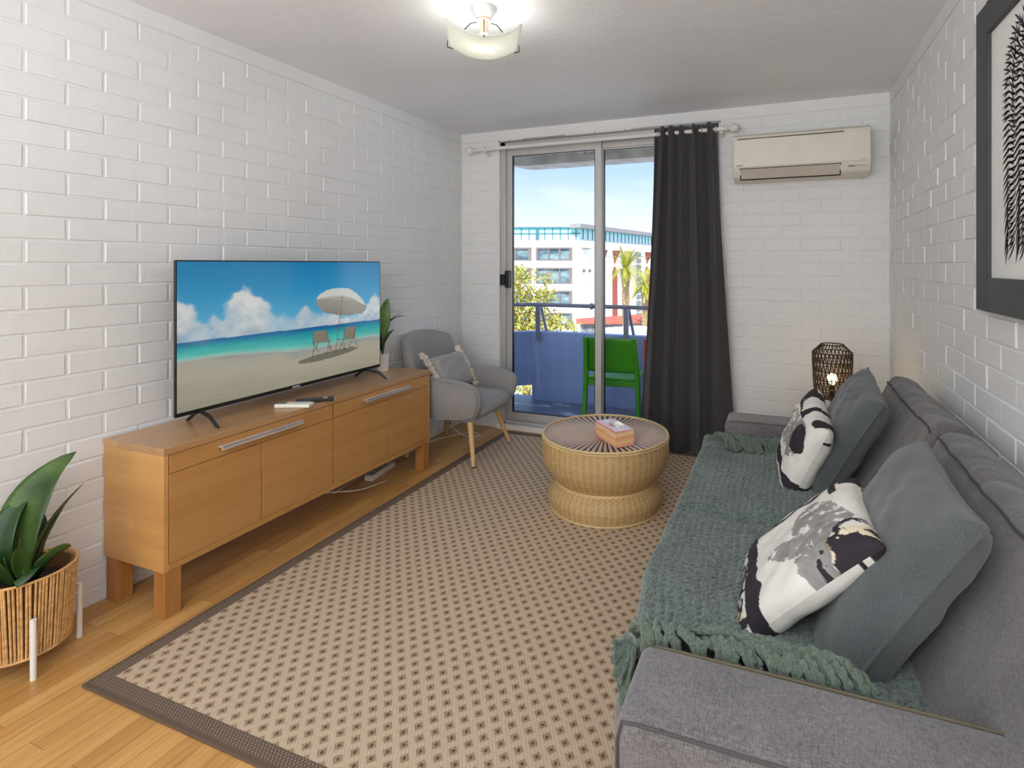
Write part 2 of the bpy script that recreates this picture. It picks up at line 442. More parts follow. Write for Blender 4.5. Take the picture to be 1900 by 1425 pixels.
# back wall with the door opening
OX0, OX1, OZ0, OZ1 = -2.185, -.43, .0, 2.352
mb = MB()
mb.box((XL - TH, YB, 0), (OX0, YB + TH, H)); mb.box((OX1, YB, 0), (XR + TH, YB + TH, H)); mb.box((OX0, YB, OZ1), (OX1, YB + TH, H))
bricks(mb, lambda u, z, o: (u, YB - o, z), XL, XR, 0, ZB, -.2535, -.133, 3, holes=[(OX0 - .002, OX1 + .002, OZ0 - 1, OZ1)])
mb.box((XL, YB - .007, ZB), (XR, YB, H))
struct(mb.build('wall_back', 'brick', ang=20))
mb = MB(); mb.box((XL - TH, YR - .15, 0), (XR + TH, YR, H)); struct(mb.build('wall_rear', 'white', smooth=False))
mb = MB(); mb.box((XL - TH, YR, -.2), (XR + TH, YB + TH, 0)); struct(mb.build('floor', 'floor', smooth=False))
mb = MB(); mb.box((XL - TH, YR, H), (XR + TH, YB + TH, H + .2)); struct(mb.build('ceiling', 'ceil', smooth=False))
# painted timber threshold under the door
mb = MB(); mb.box((OX0 - .01, YB - .035, 0), (OX1 + .02, YB + .2, .038)); struct(mb.build('trim_1', 'white', bevel=.004))

# ---- sliding door
door = bpy.data.objects.new('door_1', None); C.objects.link(door); door.location = ((OX0 + OX1) / 2, YB, .04); struct(door)
Y0 = YB + .02
fr = MB()
fr.box((OX0, Y0, .038), (OX0 + .045, Y0 + .11, OZ1)); fr.box((OX1 - .045, Y0, .038), (OX1, Y0 + .11, OZ1))
fr.box((OX0, Y0, OZ1 - .05), (OX1, Y0 + .11, OZ1)); fr.box((OX0, Y0, .038), (OX1, Y0 + .11, .062))
fr.box((OX0, Y0 + .03, .06), (OX1, Y0 + .036, .075)); fr.box((OX0 + .045, Y0 + .045, OZ1 - .1), (OX1 - .045, Y0 + .1, OZ1 - .05))
frame = fr.build('door_frame', 'alu', door, world=True, bevel=.003, smooth=True)
hd = MB(); hd.box((OX0 - .03, YB - .004, OZ1 - .004), (OX1 + .02, YB + .02, OZ1 + .012)); hd.box((OX0 - .02, YB - .002, OZ1 - .03), (OX0 - .008, YB + .01, OZ1))
hd.build('head_flashing', 'alud', door, world=True)
def panel(x0, x1, y, z0=.075, z1=2.30, st=.052, sr=.052):
    t = MB()
    t.box((x0, y, z0), (x0 + st, y + .035, z1)); t.box((x1 - sr, y, z0), (x1, y + .035, z1))
    t.box((x0 + st, y, z0), (x1 - sr, y + .035, z0 + .055)); t.box((x0 + st, y, z1 - .06), (x1 - sr, y + .035, z1))
    f = t.build('sliding_panel', 'alu', door, world=True, bevel=.003)
    g = MB(); g.box((x0 + st, y + .014, z0 + .055), (x1 - sr, y + .020, z1 - .06)); g.build('glass_pane', glassy('pane_glass', (252, 254, 254), .5), f, world=True, smooth=False)
    k = MB()
    for (a, b, c, d) in ((x0 + st, x0 + st + .005, z0 + .055, z1 - .06), (x1 - sr - .005, x1 - sr, z0 + .055, z1 - .06)): k.box((a, y + .005, c), (b, y + .03, d))
    for (c, d) in ((z0 + .055, z0 + .06), (z1 - .065, z1 - .06)): k.box((x0 + st, y + .005, c), (x1 - sr, y + .03, d))
    k.build('glazing_gasket', 'black', f, world=True)
    return f
p1 = panel(OX0 + .045, -1.315, YB + .04, st=.05, sr=.052)
p2 = panel(-1.36, OX1 - .045, YB + .082, st=.05)
hn = MB(); hn.box((OX0 + .052, YB - .012, 1.155), (OX0 + .09, YB + .04, 1.295)); hn.box((OX0 + .012, YB - .02, 1.175), (OX0 + .055, YB + .02, 1.265))
hn.build('door_handle', 'black', p1, world=True, bevel=.006, label='black latch handle')

# ---- curtain rod
rod = thing('curtain_rod', 'white curtain rod with round finials running above the sliding glass door', 'curtain rod', (-1.36, YB - .09, 2.285))
RZ, RYY = 2.283, YB - .09
mb = MB(); mb.tube([(-2.36, RYY, RZ), (-.37, RYY, RZ)], .014, 16); mb.build('rod', 'rodwhite', rod, world=True)
for sx, xe in ((-1, -2.36), (1, -.37)):
    mb = MB(); pr_ = [(.014, 0), (.02, .002), (.02, .012), (.012, .016), (.012, .022), (.022, .03), (.03, .045), (.032, .058), (.028, .074), (.016, .086), (.001, .09)]
    n = 18; vs = []
    for r, zz in pr_:
        for j in range(n): vs.append((xe + sx * zz, RYY + r * math.cos(2 * PI * j / n), RZ + r * math.sin(2 * PI * j / n)))
    mb.add(vs, [(i * n + j, i * n + (j + 1) % n, (i + 1) * n + (j + 1) % n, (i + 1) * n + j) for i in range(len(pr_) - 1) for j in range(n)])
    mb.build('finial', 'rodwhite', rod, world=True)
    xb = xe - sx * .09 if sx < 0 else xe - .03
    mb = MB(); mb.tube([(xb, YB - .003, RZ - .03), (xb, YB - .05, RZ - .035), (xb, RYY, RZ - .02)], [.013, .011, .012], 12); mb.tube([(xb - .016, RYY, RZ), (xb + .016, RYY, RZ)], .021, 16)
    mb.tube([(xb, YB - .006, RZ - .03), (xb, YB, RZ - .03)], .024, 16)
    mb.build('bracket', 'rodwhite', rod, world=True)

# ---- curtain: pleated cloth that fans out to the hem
CY = YB - .095
folds = 5.5
def curt(u, v):
    z = lerp(2.325, .02, v)
    xl = lerp(-.875, -1.005, v ** 1.2); xr = lerp(-.44, -.335, v ** .9)
    # uneven pleats
    uu = u + .035 * math.sin(u * 9.) + .012 * math.sin(v * 3 + u * 17)
    x = lerp(xl, xr, uu)
    ph = u * folds * 2 * PI + .5 * math.sin(v * 2.2 + u * 5)
    amp = (.040 + .012 * math.sin(u * 23)) * (1 + .3 * v)
    x += .020 * math.sin(2 * ph + .4) * (1 - .15 * v)
    y = CY + amp * math.sin(ph) - .012 * v + .006 * math.sin(v * 11 + u * 30) * v
    if v < .012: z += .004 * math.sin(ph * 2)
    return (x, min(y, YB - .012), z)
cu = thing('curtain', 'dark charcoal eyelet curtain drawn to the right side of the glass door', 'curtain', (-.67, CY, .02))
mb = MB(); mb.grid(curt, 260, 60); mb.build('cloth', 'curtain', cu, world=True, solid=.004)
for i in range(13):
    u = (i + .5) / 13 * 1.0
    ph = u * folds * 2 * PI
    x, y, z = curt(min(.985, (i + .35) / 13), 0)
    if i % 2: continue
    mb = MB()
    mb.tube([(x + .0 * k, RYY + .021 * math.cos(2 * PI * k / 16), RZ + .021 * math.sin(2 * PI * k / 16)) for k in range(16)], .004, 6, closed=True)
    mb.build('eyelet', 'steel', cu, world=True)

# ---- air conditioner
ac = thing('air_conditioner', 'cream white split system air conditioner mounted high on the back wall', 'air conditioner', (.1, YB, 1.92))
ax0, ax1, az0 = -.312, .503, 1.905
pf = [(0, 0), (-.1, 0), (-.165, .02), (-.19, .055), (-.2, .075), (-.205, .26), (-.2, .285), (-.15, .305), (0, .305)]
mb = MB(); mb.prism([(YB - .012 + y, az0 + z) for y, z in pf], 'x', ax0, ax1); mb.build('housing', 'ac', ac, world=True, bevel=.006, seg=3)
mb = MB(); mb.box((ax0 + .003, YB - .223, az0 + .078), (ax1 - .003, YB - .212, az0 + .262)); mb.build('front_panel', 'ac', ac, world=True, bevel=.005, seg=3)
mb = MB(); mb.box((ax0 + .03, YB - .219, az0 + .264), (ax1 - .15, YB - .205, az0 + .269)); mb.build('intake_slot', 'black', ac, world=True)
mb = MB()
def flap(y0, z0, y1, z1, x0, x1, th=.006):
    mb.add([(x0, y0, z0), (x1, y0, z0), (x1, y1, z1), (x0, y1, z1), (x0, y0 + th, z0), (x1, y0 + th, z0), (x1, y1 + th, z1), (x0, y1 + th, z1)],
           [(0, 1, 2, 3), (7, 6, 5, 4), (0, 4, 5, 1), (1, 5, 6, 2), (2, 6, 7, 3), (3, 7, 4, 0)])
flap(YB - .215, az0 + .068, YB - .17, az0 + .008, ax0 + .05, ax1 - .17); mb.build('outlet_flap', 'ac2', ac, world=True, bevel=.001)
mb = MB(); flap(YB - .2125, az0 + .073, YB - .166, az0 + .002, ax0 + .044, ax1 - .164); mb.build('outlet_gap', 'black', ac, world=True)
mb = MB()
def marks(x0, n, w, gap, z, h, y):
    for i in range(n): mb.box((x0 + i * (w + gap), y, z), (x0 + i * (w + gap) + w, y + .001, z + h))
marks(ax0 + .022, 9, .0032, .0016, az0 + .088, .007, YB - .2238); mb.build('maker_mark', 'print', ac, world=True)
mb = MB(); marks(ax1 - .055, 8, .0028, .0014, az0 + .088, .004, YB - .2238); mb.build('energy_mark', 'print', ac, world=True)
mb = MB()
marks(ax1 - .125, 9, .0032, .001, az0 + .046, .008, YB - .2085); marks(ax1 - .08, 2, .003, .009, az0 + .048, .009, YB - .2085)
mb.tube([(ax1 - .045 + .011 * math.cos(a), YB - .208, az0 + .046 + .009 * math.sin(a)) for a in [PI * k / 8 for k in range(9)]], .0012, 5)
mb.build('display_marks', 'print', ac, world=True)

# ---- ceiling light
LC = Vector((-1.198, 2.024, H))
cl = thing('ceiling_light', 'semi flush ceiling light with slumped square frosted glass shade', 'ceiling light', LC)
mb = MB(); mb.lathe([(.001, 0), (.056, 0), (.058, -.004), (.034, -.045), (.030, -.048), (.001, -.048)], (0, 0, 0), 40); mb.build('canopy', M['steel'], cl)
mb = MB(); mb.lathe([(.001, -.046), (.03, -.046), (.032, -.058), (.019, -.06), (.018, -.11), (.015, -.112), (.001, -.112)], (0, 0, 0), 30); mb.build('lamp_holder', plain('holder', (214, 190, 172), .5), cl)
ra = math.radians(31); ca, sa = math.cos(ra), math.sin(ra)
def LP(a, b, z): return (a * ca - b * sa, a * sa + b * ca, z)
def shade_z(a, b): return -.175 + .055 * (abs(a) / .15) ** 2 - .0 * b
mb = MB(); mb.grid(lambda u, v: LP(lerp(-.152, .152, u), lerp(-.14, .14, v), shade_z(lerp(-.152, .152, u), 0)), 24, 8)
t = NT('frosted_glass'); t.t.nodes.remove(t.b)
df = t.n('ShaderNodeBsdfDiffuse'); df.inputs[0].default_value = (*lin((250, 253, 248)), 1); tl = t.n('ShaderNodeBsdfTranslucent'); tl.inputs[0].default_value = (*lin((252, 254, 248)), 1)
gl = t.n('ShaderNodeBsdfGlossy'); gl.inputs['Roughness'].default_value = .12
m1 = t.n('ShaderNodeMixShader'); m1.inputs[0].default_value = .55; t.l(df.outputs[0], m1.inputs[1]); t.l(tl.outputs[0], m1.inputs[2])
m2 = t.n('ShaderNodeMixShader'); m2.inputs[0].default_value = .06; t.l(m1.outputs[0], m2.inputs[1]); t.l(gl.outputs[0], m2.inputs[2]); t.l(m2.outputs[0], t.out.inputs[0])
mb.build('glass_shade', t.m, cl, solid=.005)
mb = MB(); mb.sphere((0, 0, -.138), .024, 16, 10, (1, 1, 1.1)); mb.build('bulb', emit('bulb_glow', (255, 246, 230), 40), cl)
for sa_, sb_ in ((-1, .42), (1, .42)):
    mb = MB(); ea = sa_ * .146; eb = sb_ * .25 if abs(sb_) < 1 else 0
    ez = shade_z(ea, 0)
    mb.tube([LP(sa_ * .02, eb * .2, -.052), LP(sa_ * .055, eb * .4, -.05), LP(sa_ * .12, eb * .9, -.1), LP(sa_ * .158, eb, ez + .012), LP(sa_ * .158, eb, ez - .014), LP(sa_ * .135, eb, ez - .02)], .0022, 8)
    mb.build('arm_wire', 'blackm', cl)
mb = MB(); mb.tube([LP(0, -.02, -.05), LP(0, -.045, -.09), LP(0, -.12, -.15), LP(0, -.145, -.172), LP(0, -.143, -.184)], .0022, 8); mb.build('arm_wire', 'blackm', cl)

# ---- framed print on the right wall
pic = thing('framed_print', 'framed black and white print of branching strokes hung on the right wall', 'picture', (XR, 1.79, 1.69))
fy0, fy1, fz0, fz1 = 1.36, 2.19, 1.195, 2.185
mb = MB()
bwid = .1
xo, xi = XR - .034, XR - .006
for (a, b, c, d) in ((fy0, fy0 + bwid, fz0, fz1), (fy1 - bwid, fy1, fz0, fz1)): mb.box((xo, a, c), (xi, b, d))
for (a, b, c, d) in ((fy0 + bwid, fy1 - bwid, fz0, fz0 + .108), (fy0 + bwid, fy1 - bwid, fz1 - .098, fz1)): mb.box((xo, a, c), (xi, b, d))
mb.build('frame', 'charcoal', pic, world=True, bevel=.002, smooth=True)
mb = MB(); mb.box((XR - .02, fy0 + .05, fz0 + .05), (XR - .014, fy1 - .05, fz1 - .05)); mb.build('paper', 'paper', pic, world=True)
mb = MB(); cyy = (fy0 + fy1) / 2; xs_ = XR - .0208
def stroke(y0, z0, ang, ln, w, bend):
    n = 6; L = []; Rr = []
    y, z = y0, z0
    for i in range(n + 1):
        t_ = i / n; a = ang + bend * t_; ww = w * math.sin(PI * min(.98, .12 + t_ * .86)) * (1 - .35 * t_)
        L.append((xs_, y - math.sin(a) * ww / 2, z + math.cos(a) * ww / 2)); Rr.append((xs_, y + math.sin(a) * ww / 2, z - math.cos(a) * ww / 2))
        y += math.cos(a) * ln / n; z += math.sin(a) * ln / n
    mb.add(L + Rr, [(i, i + 1, n + 2 + i, n + 1 + i) for i in range(n)])
rs = random.Random(3)
zlo, zhi = 1.405, 2.02
for side in (-1, 1):
    for r in range(34):
        z = lerp(zlo, zhi, r / 33)
        tt = (z - zlo) / (zhi - zlo)
        half = .205 if tt < .72 else .205 * math.sqrt(max(0, 1 - ((tt - .72) / .34) ** 2))
        tiltv = lerp(-1.0, .85, tt)
        n = max(1, int(half / .036))
        for k in range(n + 1):
            d = half * (k / max(1, n))
            yy = cyy + side * (half - d - .012) + rs.uniform(-.003, .003)
            a = tiltv + rs.uniform(-.12, .12)
            ang = a if side > 0 else PI - a
            stroke(yy - math.cos(ang) * .035 * 1, z + (r % 2) * .0 - math.sin(ang) * .0, ang, .068, .0095, .45 * (1 if k % 2 else -1))
            stroke(yy - math.cos(ang) * .02, z + .006, ang + (.6 if k % 2 else -.6), .040, .0075, .2)
mb.build('printed_strokes', 'ink', pic, world=True, smooth=False)

# ================================================================= RUG
rug = MB(); rug.box((-RUGX, -RUGY, 0), (RUGX, RUGY, .009))
ro = rug.build('area_rug', 'rug', loc=None, smooth=False, bevel=.003); ro.location = ((RX0 + RX1) / 2, (RY0 + RY1) / 2, .0005)
tag(ro, 'large beige rug of small diamond dots with brown woven border on the timber floor', 'rug')

# ================================================================= SIDEBOARD
SX0, SX1, SY0, SY1, SZ0, SZ1 = -2.545, -2.183, 1.352, 2.997, .176, .648
sb = thing('sideboard', 'long oak veneer sideboard on square legs under the television', 'sideboard', ((SX0 + SX1) / 2, (SY0 + SY1) / 2, 0))
mb = MB(); mb.box((SX0, SY0 - .004, SZ1 - .026), (SX1 + .004, SY1 + .004, SZ1)); mb.build('top_panel', 'oaktop', sb, world=True, bevel=.0015)
for ys_ in (SY0, SY1 - .018):
    mb = MB(); mb.box((SX0, ys_, SZ0), (SX1 - .002, ys_ + .018, SZ1 - .026)); mb.build('side_panel', 'oakend', sb, world=True, bevel=.001)
mb = MB(); mb.box((SX0, SY0 + .018, SZ0), (SX1 - .001, SY1 - .018, SZ0 + .024)); mb.box((SX0, SY0 + .018, SZ0 + .02), (SX0 + .012, SY1 - .018, SZ1 - .026))
mb.box((SX0 + .01, 2.168, SZ0 + .02), (SX1 - .024, 2.186, SZ1 - .026)); mb.build('carcass', 'oak', sb, world=True, bevel=.001)
mb = MB(); mb.box((SX0 + .013, SY0 + .019, SZ0 + .025), (SX1 - .024, 2.167, SZ1 - .027)); mb.box((SX0 + .013, 2.187, SZ0 + .025), (SX1 - .024, SY1 - .019, SZ1 - .027)); mb.build('inner_box', plain('dark_inside', (70, 40, 20), .9), sb, world=True)
zd = .545; gp = .0025
for (a, b) in ((SY0 + .019, 2.176), (2.178, SY1 - .019)):
    mb = MB(); mb.box((SX1 - .02, a + gp, zd + gp), (SX1 - .001, b - gp, SZ1 - .029)); dr = mb.build('drawer_front', 'oak', sb, world=True, bevel=.0012)
    y0 = a + .19 + (.0 if a < 2 else .02); y1 = b - .2
    mb = MB()
    mb.add([(SX1 - .001, y0, .588), (SX1 + .022, y0 + .004, .588), (SX1 + .022, y1 - .004, .588), (SX1 - .001, y1, .588), (SX1 - .001, y0, .594), (SX1 + .022, y0 + .004, .594), (SX1 + .022, y1 - .004, .594), (SX1 - .001, y1, .594)],
           [(3, 2, 1, 0), (4, 5, 6, 7), (0, 1, 5, 4), (1, 2, 6, 5), (2, 3, 7, 6), (3, 0, 4, 7)])
    mb.box((SX1 + .016, y0 + .004, .576), (SX1 + .022, y1 - .004, .592)); mb.build('drawer_handle', 'steel', dr, world=True, bevel=.001)
for (a, b) in ((SY0 + .019, 1.763), (1.763, 2.176), (2.178, 2.596), (2.596, SY1 - .019)):
    mb = MB(); mb.box((SX1 - .02, a + gp * .7, SZ0 + .026), (SX1 - .001, b - gp * .7, zd)); mb.build('cabinet_door', 'oak', sb, world=True, bevel=.0012)
for (x, y) in ((SX1 - .066, SY0 + .004), (SX0 + .006, SY0 + .004), (SX1 - .066, SY1 - .066), (SX0 + .006, SY1 - .066)):
    mb = MB(); mb.box((x, y, 0.0), (x + .062, y + .062, SZ0)); mb.build('leg', 'oakleg', sb, world=True, bevel=.002)

# ================================================================= TELEVISION
tvx = -2.37; TY0, TY1, TZ0, TZ1 = 1.512, 2.742, .702, 1.364
tv = thing('television', 'wide flat screen television showing a tropical beach on the sideboard', 'television', (tvx, (TY0 + TY1) / 2, SZ1))
mb = MB(); mb.box((tvx - .012, TY0, TZ0), (tvx, TY1, TZ1)); mb.build('casing', 'black', tv, world=True, bevel=.003)
mb = MB(); mb.box((tvx - .055, TY0 + .18, TZ0 + .03), (tvx - .012, TY1 - .18, TZ0 + .36)); mb.build('rear_housing', 'black', tv, world=True, bevel=.015)
# the picture on the screen
NU, NV = 380, 205
U, V = np.meshgrid(np.linspace(0, 1, NU + 1), np.linspace(0, 1, NV + 1))
def L3(c): return np.array(lin(c))
def rampc(x, st):
    x = np.clip(x, 0, 1); out = np.zeros(x.shape + (3,))
    P_ = [s_[0] for s_ in st]
    for k in range(3): out[..., k] = np.interp(x, P_, [L3(s_[1])[k] for s_ in st])
    return out
hz = .462 - .02 * U; sh = .335 - .065 * np.clip(U * 1.6, 0, 1) + .012 * np.sin(U * 9)
sky = rampc((V - hz) / (1 - .45), [(0, (140, 196, 222)), (.25, (84, 172, 212)), (.6, (46, 148, 198)), (1, (30, 128, 182))])
n1 = vnoise(NV + 1, NU + 1, 9, 11, 6, .55); n2 = vnoise(NV + 1, NU + 1, 30, 12, 4, .55)
top = np.interp(U, [0, .01, .068, .111, .138, .195, .249, .313, .353, .437, .459, .536, .643, .678, .846, .929, 1.], [.69, .687, .63, .553, .608, .702, .79, .722, .661, .59, .56, .65, .57, .52, .5, .627, .68])
ker = np.hanning(31); ker /= ker.sum(); tp1 = np.convolve(np.pad(top[0], 15, 'edge'), ker, 'valid') + .012; top = np.broadcast_to(tp1, U.shape)
cm = 1 / (1 + np.exp(-((top - .01 + (n1 - .5) * .24 + (n2 - .5) * .12) - V) * 110))
cm = cm * (.55 + .45 * np.clip((n1 - .25) * 3, 0, 1)) * (V > hz)
shd = np.clip(.5 + (np.roll(n1, 6, 0) - n1) * 2.5 + (V - hz) * 2.2 - .12 + (n2 - .5) * .5, 0, 1)
ccol = rampc(shd, [(0, (150, 176, 198)), (.5, (196, 206, 212)), (1, (226, 226, 222))])
img = sky * (1 - cm[..., None]) + ccol * cm[..., None]
sea = rampc((hz - V) / np.maximum(.01, hz - sh), [(0, (34, 96, 156)), (.12, (34, 120, 166)), (.35, (44, 164, 172)), (.75, (92, 196, 186)), (.92, (150, 196, 184)), (1, (168, 180, 168))])
n3 = vnoise(NV + 1, NU + 1, 10, 13, 4, 5.)
sea = sea * (.86 + .28 * n3[..., None])
sand = rampc((sh - V) / .33 + (n3 - .5) * .35, [(0, (158, 164, 160)), (.12, (176, 172, 158)), (.3, (182, 174, 154)), (1, (158, 152, 134))])
img = np.where((V < hz)[..., None], sea, img); img = np.where((V < sh)[..., None], sand, img)
sdw = ((U - .665) / .17) ** 2 + ((V - .188 - (U - .665) * .08) / .03) ** 2
img = np.where((sdw < 1)[..., None], img * .42 + .0, img)
# reflection-free picture; umbrella and deck chairs drawn as flat shapes of the image
def poly_mask(pts):
    m = np.zeros(U.shape, bool); n = len(pts); j = n - 1
    for i in range(n):
        (xi, yi), (xj, yj) = pts[i], pts[j]
        c_ = ((yi > V) != (yj > V)) & (U < (xj - xi) * (V - yi) / (yj - yi + 1e-9) + xi); m ^= c_; j = i
    return m
def seg_mask(p, q, w):
    ax_, ay_ = p; bx_, by_ = q; asp = 1.86
    dx, dy = (bx_ - ax_) * asp, by_ - ay_; t_ = np.clip(((U - ax_) * asp * dx + (V - ay_) * dy) / (dx * dx + dy * dy), 0, 1)
    return np.hypot((U - ax_) * asp - t_ * dx, V - ay_ - t_ * dy) < w
def put(mask, c):
    global img; img = np.where(mask[..., None], L3(c) if isinstance(c, tuple) else c, img)
wd = (110, 84, 60)
put(seg_mask((.747, .70), (.704, .185), .0032), wd)
can = poly_mask([(.594, .684), (.61, .72), (.65, .755), (.70, .77), (.747, .768), (.79, .76), (.835, .715), (.875, .655), (.902, .59), (.90, .555), (.877, .515), (.83, .52), (.79, .512), (.75, .525), (.71, .53), (.68, .55), (.643, .56), (.615, .60), (.596, .64)])
cc = rampc(np.clip((V - .5) / .27 + (U - .75) * .5, 0, 1), [(0, (132, 130, 120)), (.55, (160, 158, 146)), (.8, (206, 206, 198)), (1, (222, 222, 216))])
put(can, cc)
for q in ((.60, .66), (.643, .56), (.71, .53), (.79, .515), (.877, .515), (.902, .585)): put(seg_mask((.747, .69), q, .0016) & can, (150, 144, 130))
put(poly_mask([(.594, .684), (.61, .72), (.65, .755), (.70, .77), (.747, .768), (.79, .76), (.835, .715), (.875, .655), (.902, .59), (.86, .62), (.80, .68), (.747, .70), (.68, .705), (.63, .69)]), (214, 214, 208))
put(seg_mask((.747, .69), (.735, .52), .0024), wd)
for ch in (dict(b=[(.576, .415), (.651, .409), (.665, .306), (.58, .309)], l=[((.651, .412), (.68, .224)), ((.576, .415), (.578, .3)), ((.582, .31), (.572, .188)), ((.582, .31), (.609, .226)), ((.609, .226), (.60, .255)), ((.665, .306), (.656, .194)), ((.66, .28), (.682, .224)), ((.665, .315), (.682, .305)), ((.58, .24), (.605, .31))]),
           dict(b=[(.764, .41), (.836, .407), (.827, .293), (.755, .297)], l=[((.836, .41), (.815, .29)), ((.764, .41), (.752, .297)), ((.755, .297), (.764, .202)), ((.72, .312), (.764, .202)), ((.72, .312), (.75, .305)), ((.827, .293), (.846, .188)), ((.81, .29), (.783, .223)), ((.79, .23), (.846, .2)), ((.718, .2), (.752, .297))])):
    put(poly_mask(ch['b']), (138, 132, 116))
    for a_, b_ in ch['l']: put(seg_mask(a_, b_, .0026), (104, 76, 56))
bz = .011
vs = [(0.0008, lerp(TY0 + .006, TY1 - .006, u), lerp(TZ0 + .018, TZ1 - .006, v)) for v in np.linspace(0, 1, NV + 1) for u in np.linspace(0, 1, NU + 1)]
vs = [(x, y - tv.location.y, z - tv.location.z) for x, y, z in vs]
m_ = NU + 1
fs = [(j * m_ + i, j * m_ + i + 1, (j + 1) * m_ + i + 1, (j + 1) * m_ + i) for j in range(NV) for i in range(NU)]
scr = raw_obj('screen', vs, fs, attr_mat('screen_picture', rough=.12, emission=.76, spec=.5), tv)
set_colors(scr, img.reshape(-1, 3))
mb = MB(); mb.box((tvx + .0, 2.09, TZ0 + .004), (tvx + .0015, 2.135, TZ0 + .012)); mb.build('maker_badge', plain('silver_badge', (200, 200, 204), .3), tv, world=True)
def foot(yc, sgn):
    f = MB()
    f.tube([(tvx + .0, yc, TZ0 + .002), (tvx + .03, yc - .004 * sgn, TZ0 - .003), (tvx + .075, yc - .012 * sgn, TZ0 - .012), (tvx + .12, yc - .016 * sgn, SZ1 + .010), (tvx + .13, yc - .016 * sgn, SZ1 + .005)], [.008, .0085, .008, .007, .005], 8)
    f.tube([(tvx - .012, yc, TZ0 + .002), (tvx - .05, yc + .006, TZ0 - .012), (tvx - .1, yc + .012, SZ1 + .01), (tvx - .11, yc + .012, SZ1 + .005)], [.008, .0085, .007, .005], 8)
    f.box((tvx - .012, yc - .012, TZ0 - .004), (tvx - .001, yc + .012, TZ0 + .01))
    f.build('foot', 'black', tv, world=True)
foot(1.62, 1); foot(2.63, -1)

# ---- remotes
rw = thing('air_conditioner_remote', 'white remote control lying on the sideboard in front of the black one', 'remote control', (-2.24, 1.985, SZ1), rz=math.radians(-68))
mb = MB(); mb.box((-.028, -.085, 0), (.028, .085, .018)); mb.build('body', 'remw', rw, bevel=.005, seg=3)
mb = MB(); mb.box((-.019, -.078, .0179), (.019, -.035, .0188)); mb.build('display', 'reml', rw)
mb = MB()
for i in range(3):
    for j in range(4): mb.box((-.018 + i * .014, -.02 + j * .022, .0179), (-.008 + i * .014, -.008 + j * .022, .019))
mb.build('buttons', plain('pale_buttons', (206, 208, 196), .5), rw)
rb = thing('television_remote', 'slim black remote control lying behind the white one on the sideboard', 'remote control', (-2.225, 2.10, SZ1), rz=math.radians(-48))
mb = MB(); mb.box((-.022, -.09, 0), (.022, .09, .016)); mb.build('body', 'black', rb, bevel=.005, seg=3)
mb = MB()
for j in range(6):
    for i in range(3): mb.box((-.015 + i * .011, -.07 + j * .016, .0159), (-.008 + i * .011, -.061 + j * .016, .017))
mb.build('buttons', plain('grey_buttons', (90, 92, 96), .4), rb)
mb = MB(); mb.box((-.016, .035, .0159), (.016, .055, .0168)); mb.box((-.02, .083, .002), (.02, .0905, .014)); mb.build('silver_trim', 'steel', rb)

# ================================================================= PLANTS
def leaf(mb, base, tip, bow, width, side, cup=.25, n=14, m=4, shape=1., twist=0):
    """a blade from base to tip; bow: sideways arc vector; side: width direction"""
    base, tip, bow, side = Vector(base), Vector(tip), Vector(bow), Vector(side).normalized()
    vs = []
    for i in range(n + 1):
        t_ = i / n; p_ = base.lerp(tip, t_) + bow * (4 * t_ * (1 - t_))
        t2 = min(1, t_ + .02); p2 = base.lerp(tip, t2) + bow * (4 * t2 * (1 - t2))
        d = (p2 - p_).normalized() if t_ < .99 else d
        s_ = (side - d * side.dot(d)).normalized(); s_ = Matrix.Rotation(twist * t_, 3, d) @ s_
        nn = s_.cross(d)
        w = width * (math.sin(PI * min(1, t_ ** shape * .96 + .02)) ** .8) * (1 - .25 * t_) * .5
        if t_ > .995: w = .0004
        for j in range(-m, m + 1):
            a = j / m; vs.append(p_ + s_ * (w * a) + nn * (cup * w * (abs(a) ** 1.4)) + nn * (.03 * w * math.sin(a * 9 + t_ * 14)))
    k = 2 * m + 1
    mb.add(vs, [(i * k + j, i * k + j + 1, (i + 1) * k + j + 1, (i + 1) * k + j) for i in range(n) for j in range(k - 1)])

pp = (-2.40, 1.045)
fp = thing('potted_plant', 'broad leaved potted plant in a cord wrapped planter on the floor left of the sideboard', 'potted plant', (pp[0], pp[1], 0))
R0, R1 = .132, .115
bz0, bz1 = .064, .315
NC = 84
for k in range(2): pass
mb = MB(); mb.lathe([(.001, bz0 + .012), (R1 - .008, bz0 + .012), (R0 - .010, bz1 - .004), (R0 - .016, bz1 - .004), (R1 - .014, bz0 + .02), (.001, bz0 + .02)], (pp[0], pp[1], 0), 48); mb.build('planter_core', 'rope2', fp, world=True)
mb = MB(); rs = random.Random(9)
for i in range(NC):
    a = 2 * PI * i / NC + rs.uniform(-.012, .012); tw = rs.uniform(-.02, .02)
    mb.tube([(pp[0] + lerp(R1, R0, t_) * math.cos(a + tw * t_), pp[1] + lerp(R1, R0, t_) * math.sin(a + tw * t_), lerp(bz0, bz1, t_)) for t_ in (0, .33, .66, 1)], .0036, 6)
mb.build('cord_wrap', 'rope', fp, world=True)
for (r, z) in ((R0 + .001, bz1), (R1 + .001, bz0)):
    mb = MB(); mb.tube([(pp[0] + r * math.cos(2 * PI * k / 60), pp[1] + r * math.sin(2 * PI * k / 60), z) for k in range(60)], .0045, 8, closed=True)
    mb.build('planter_rim', 'rope', fp, world=True)
mb = MB(); mb.lathe([(.001, .262), (R0 - .025, .262)], (pp[0], pp[1], 0), 30); mb.build('soil', 'soil', fp, world=True)
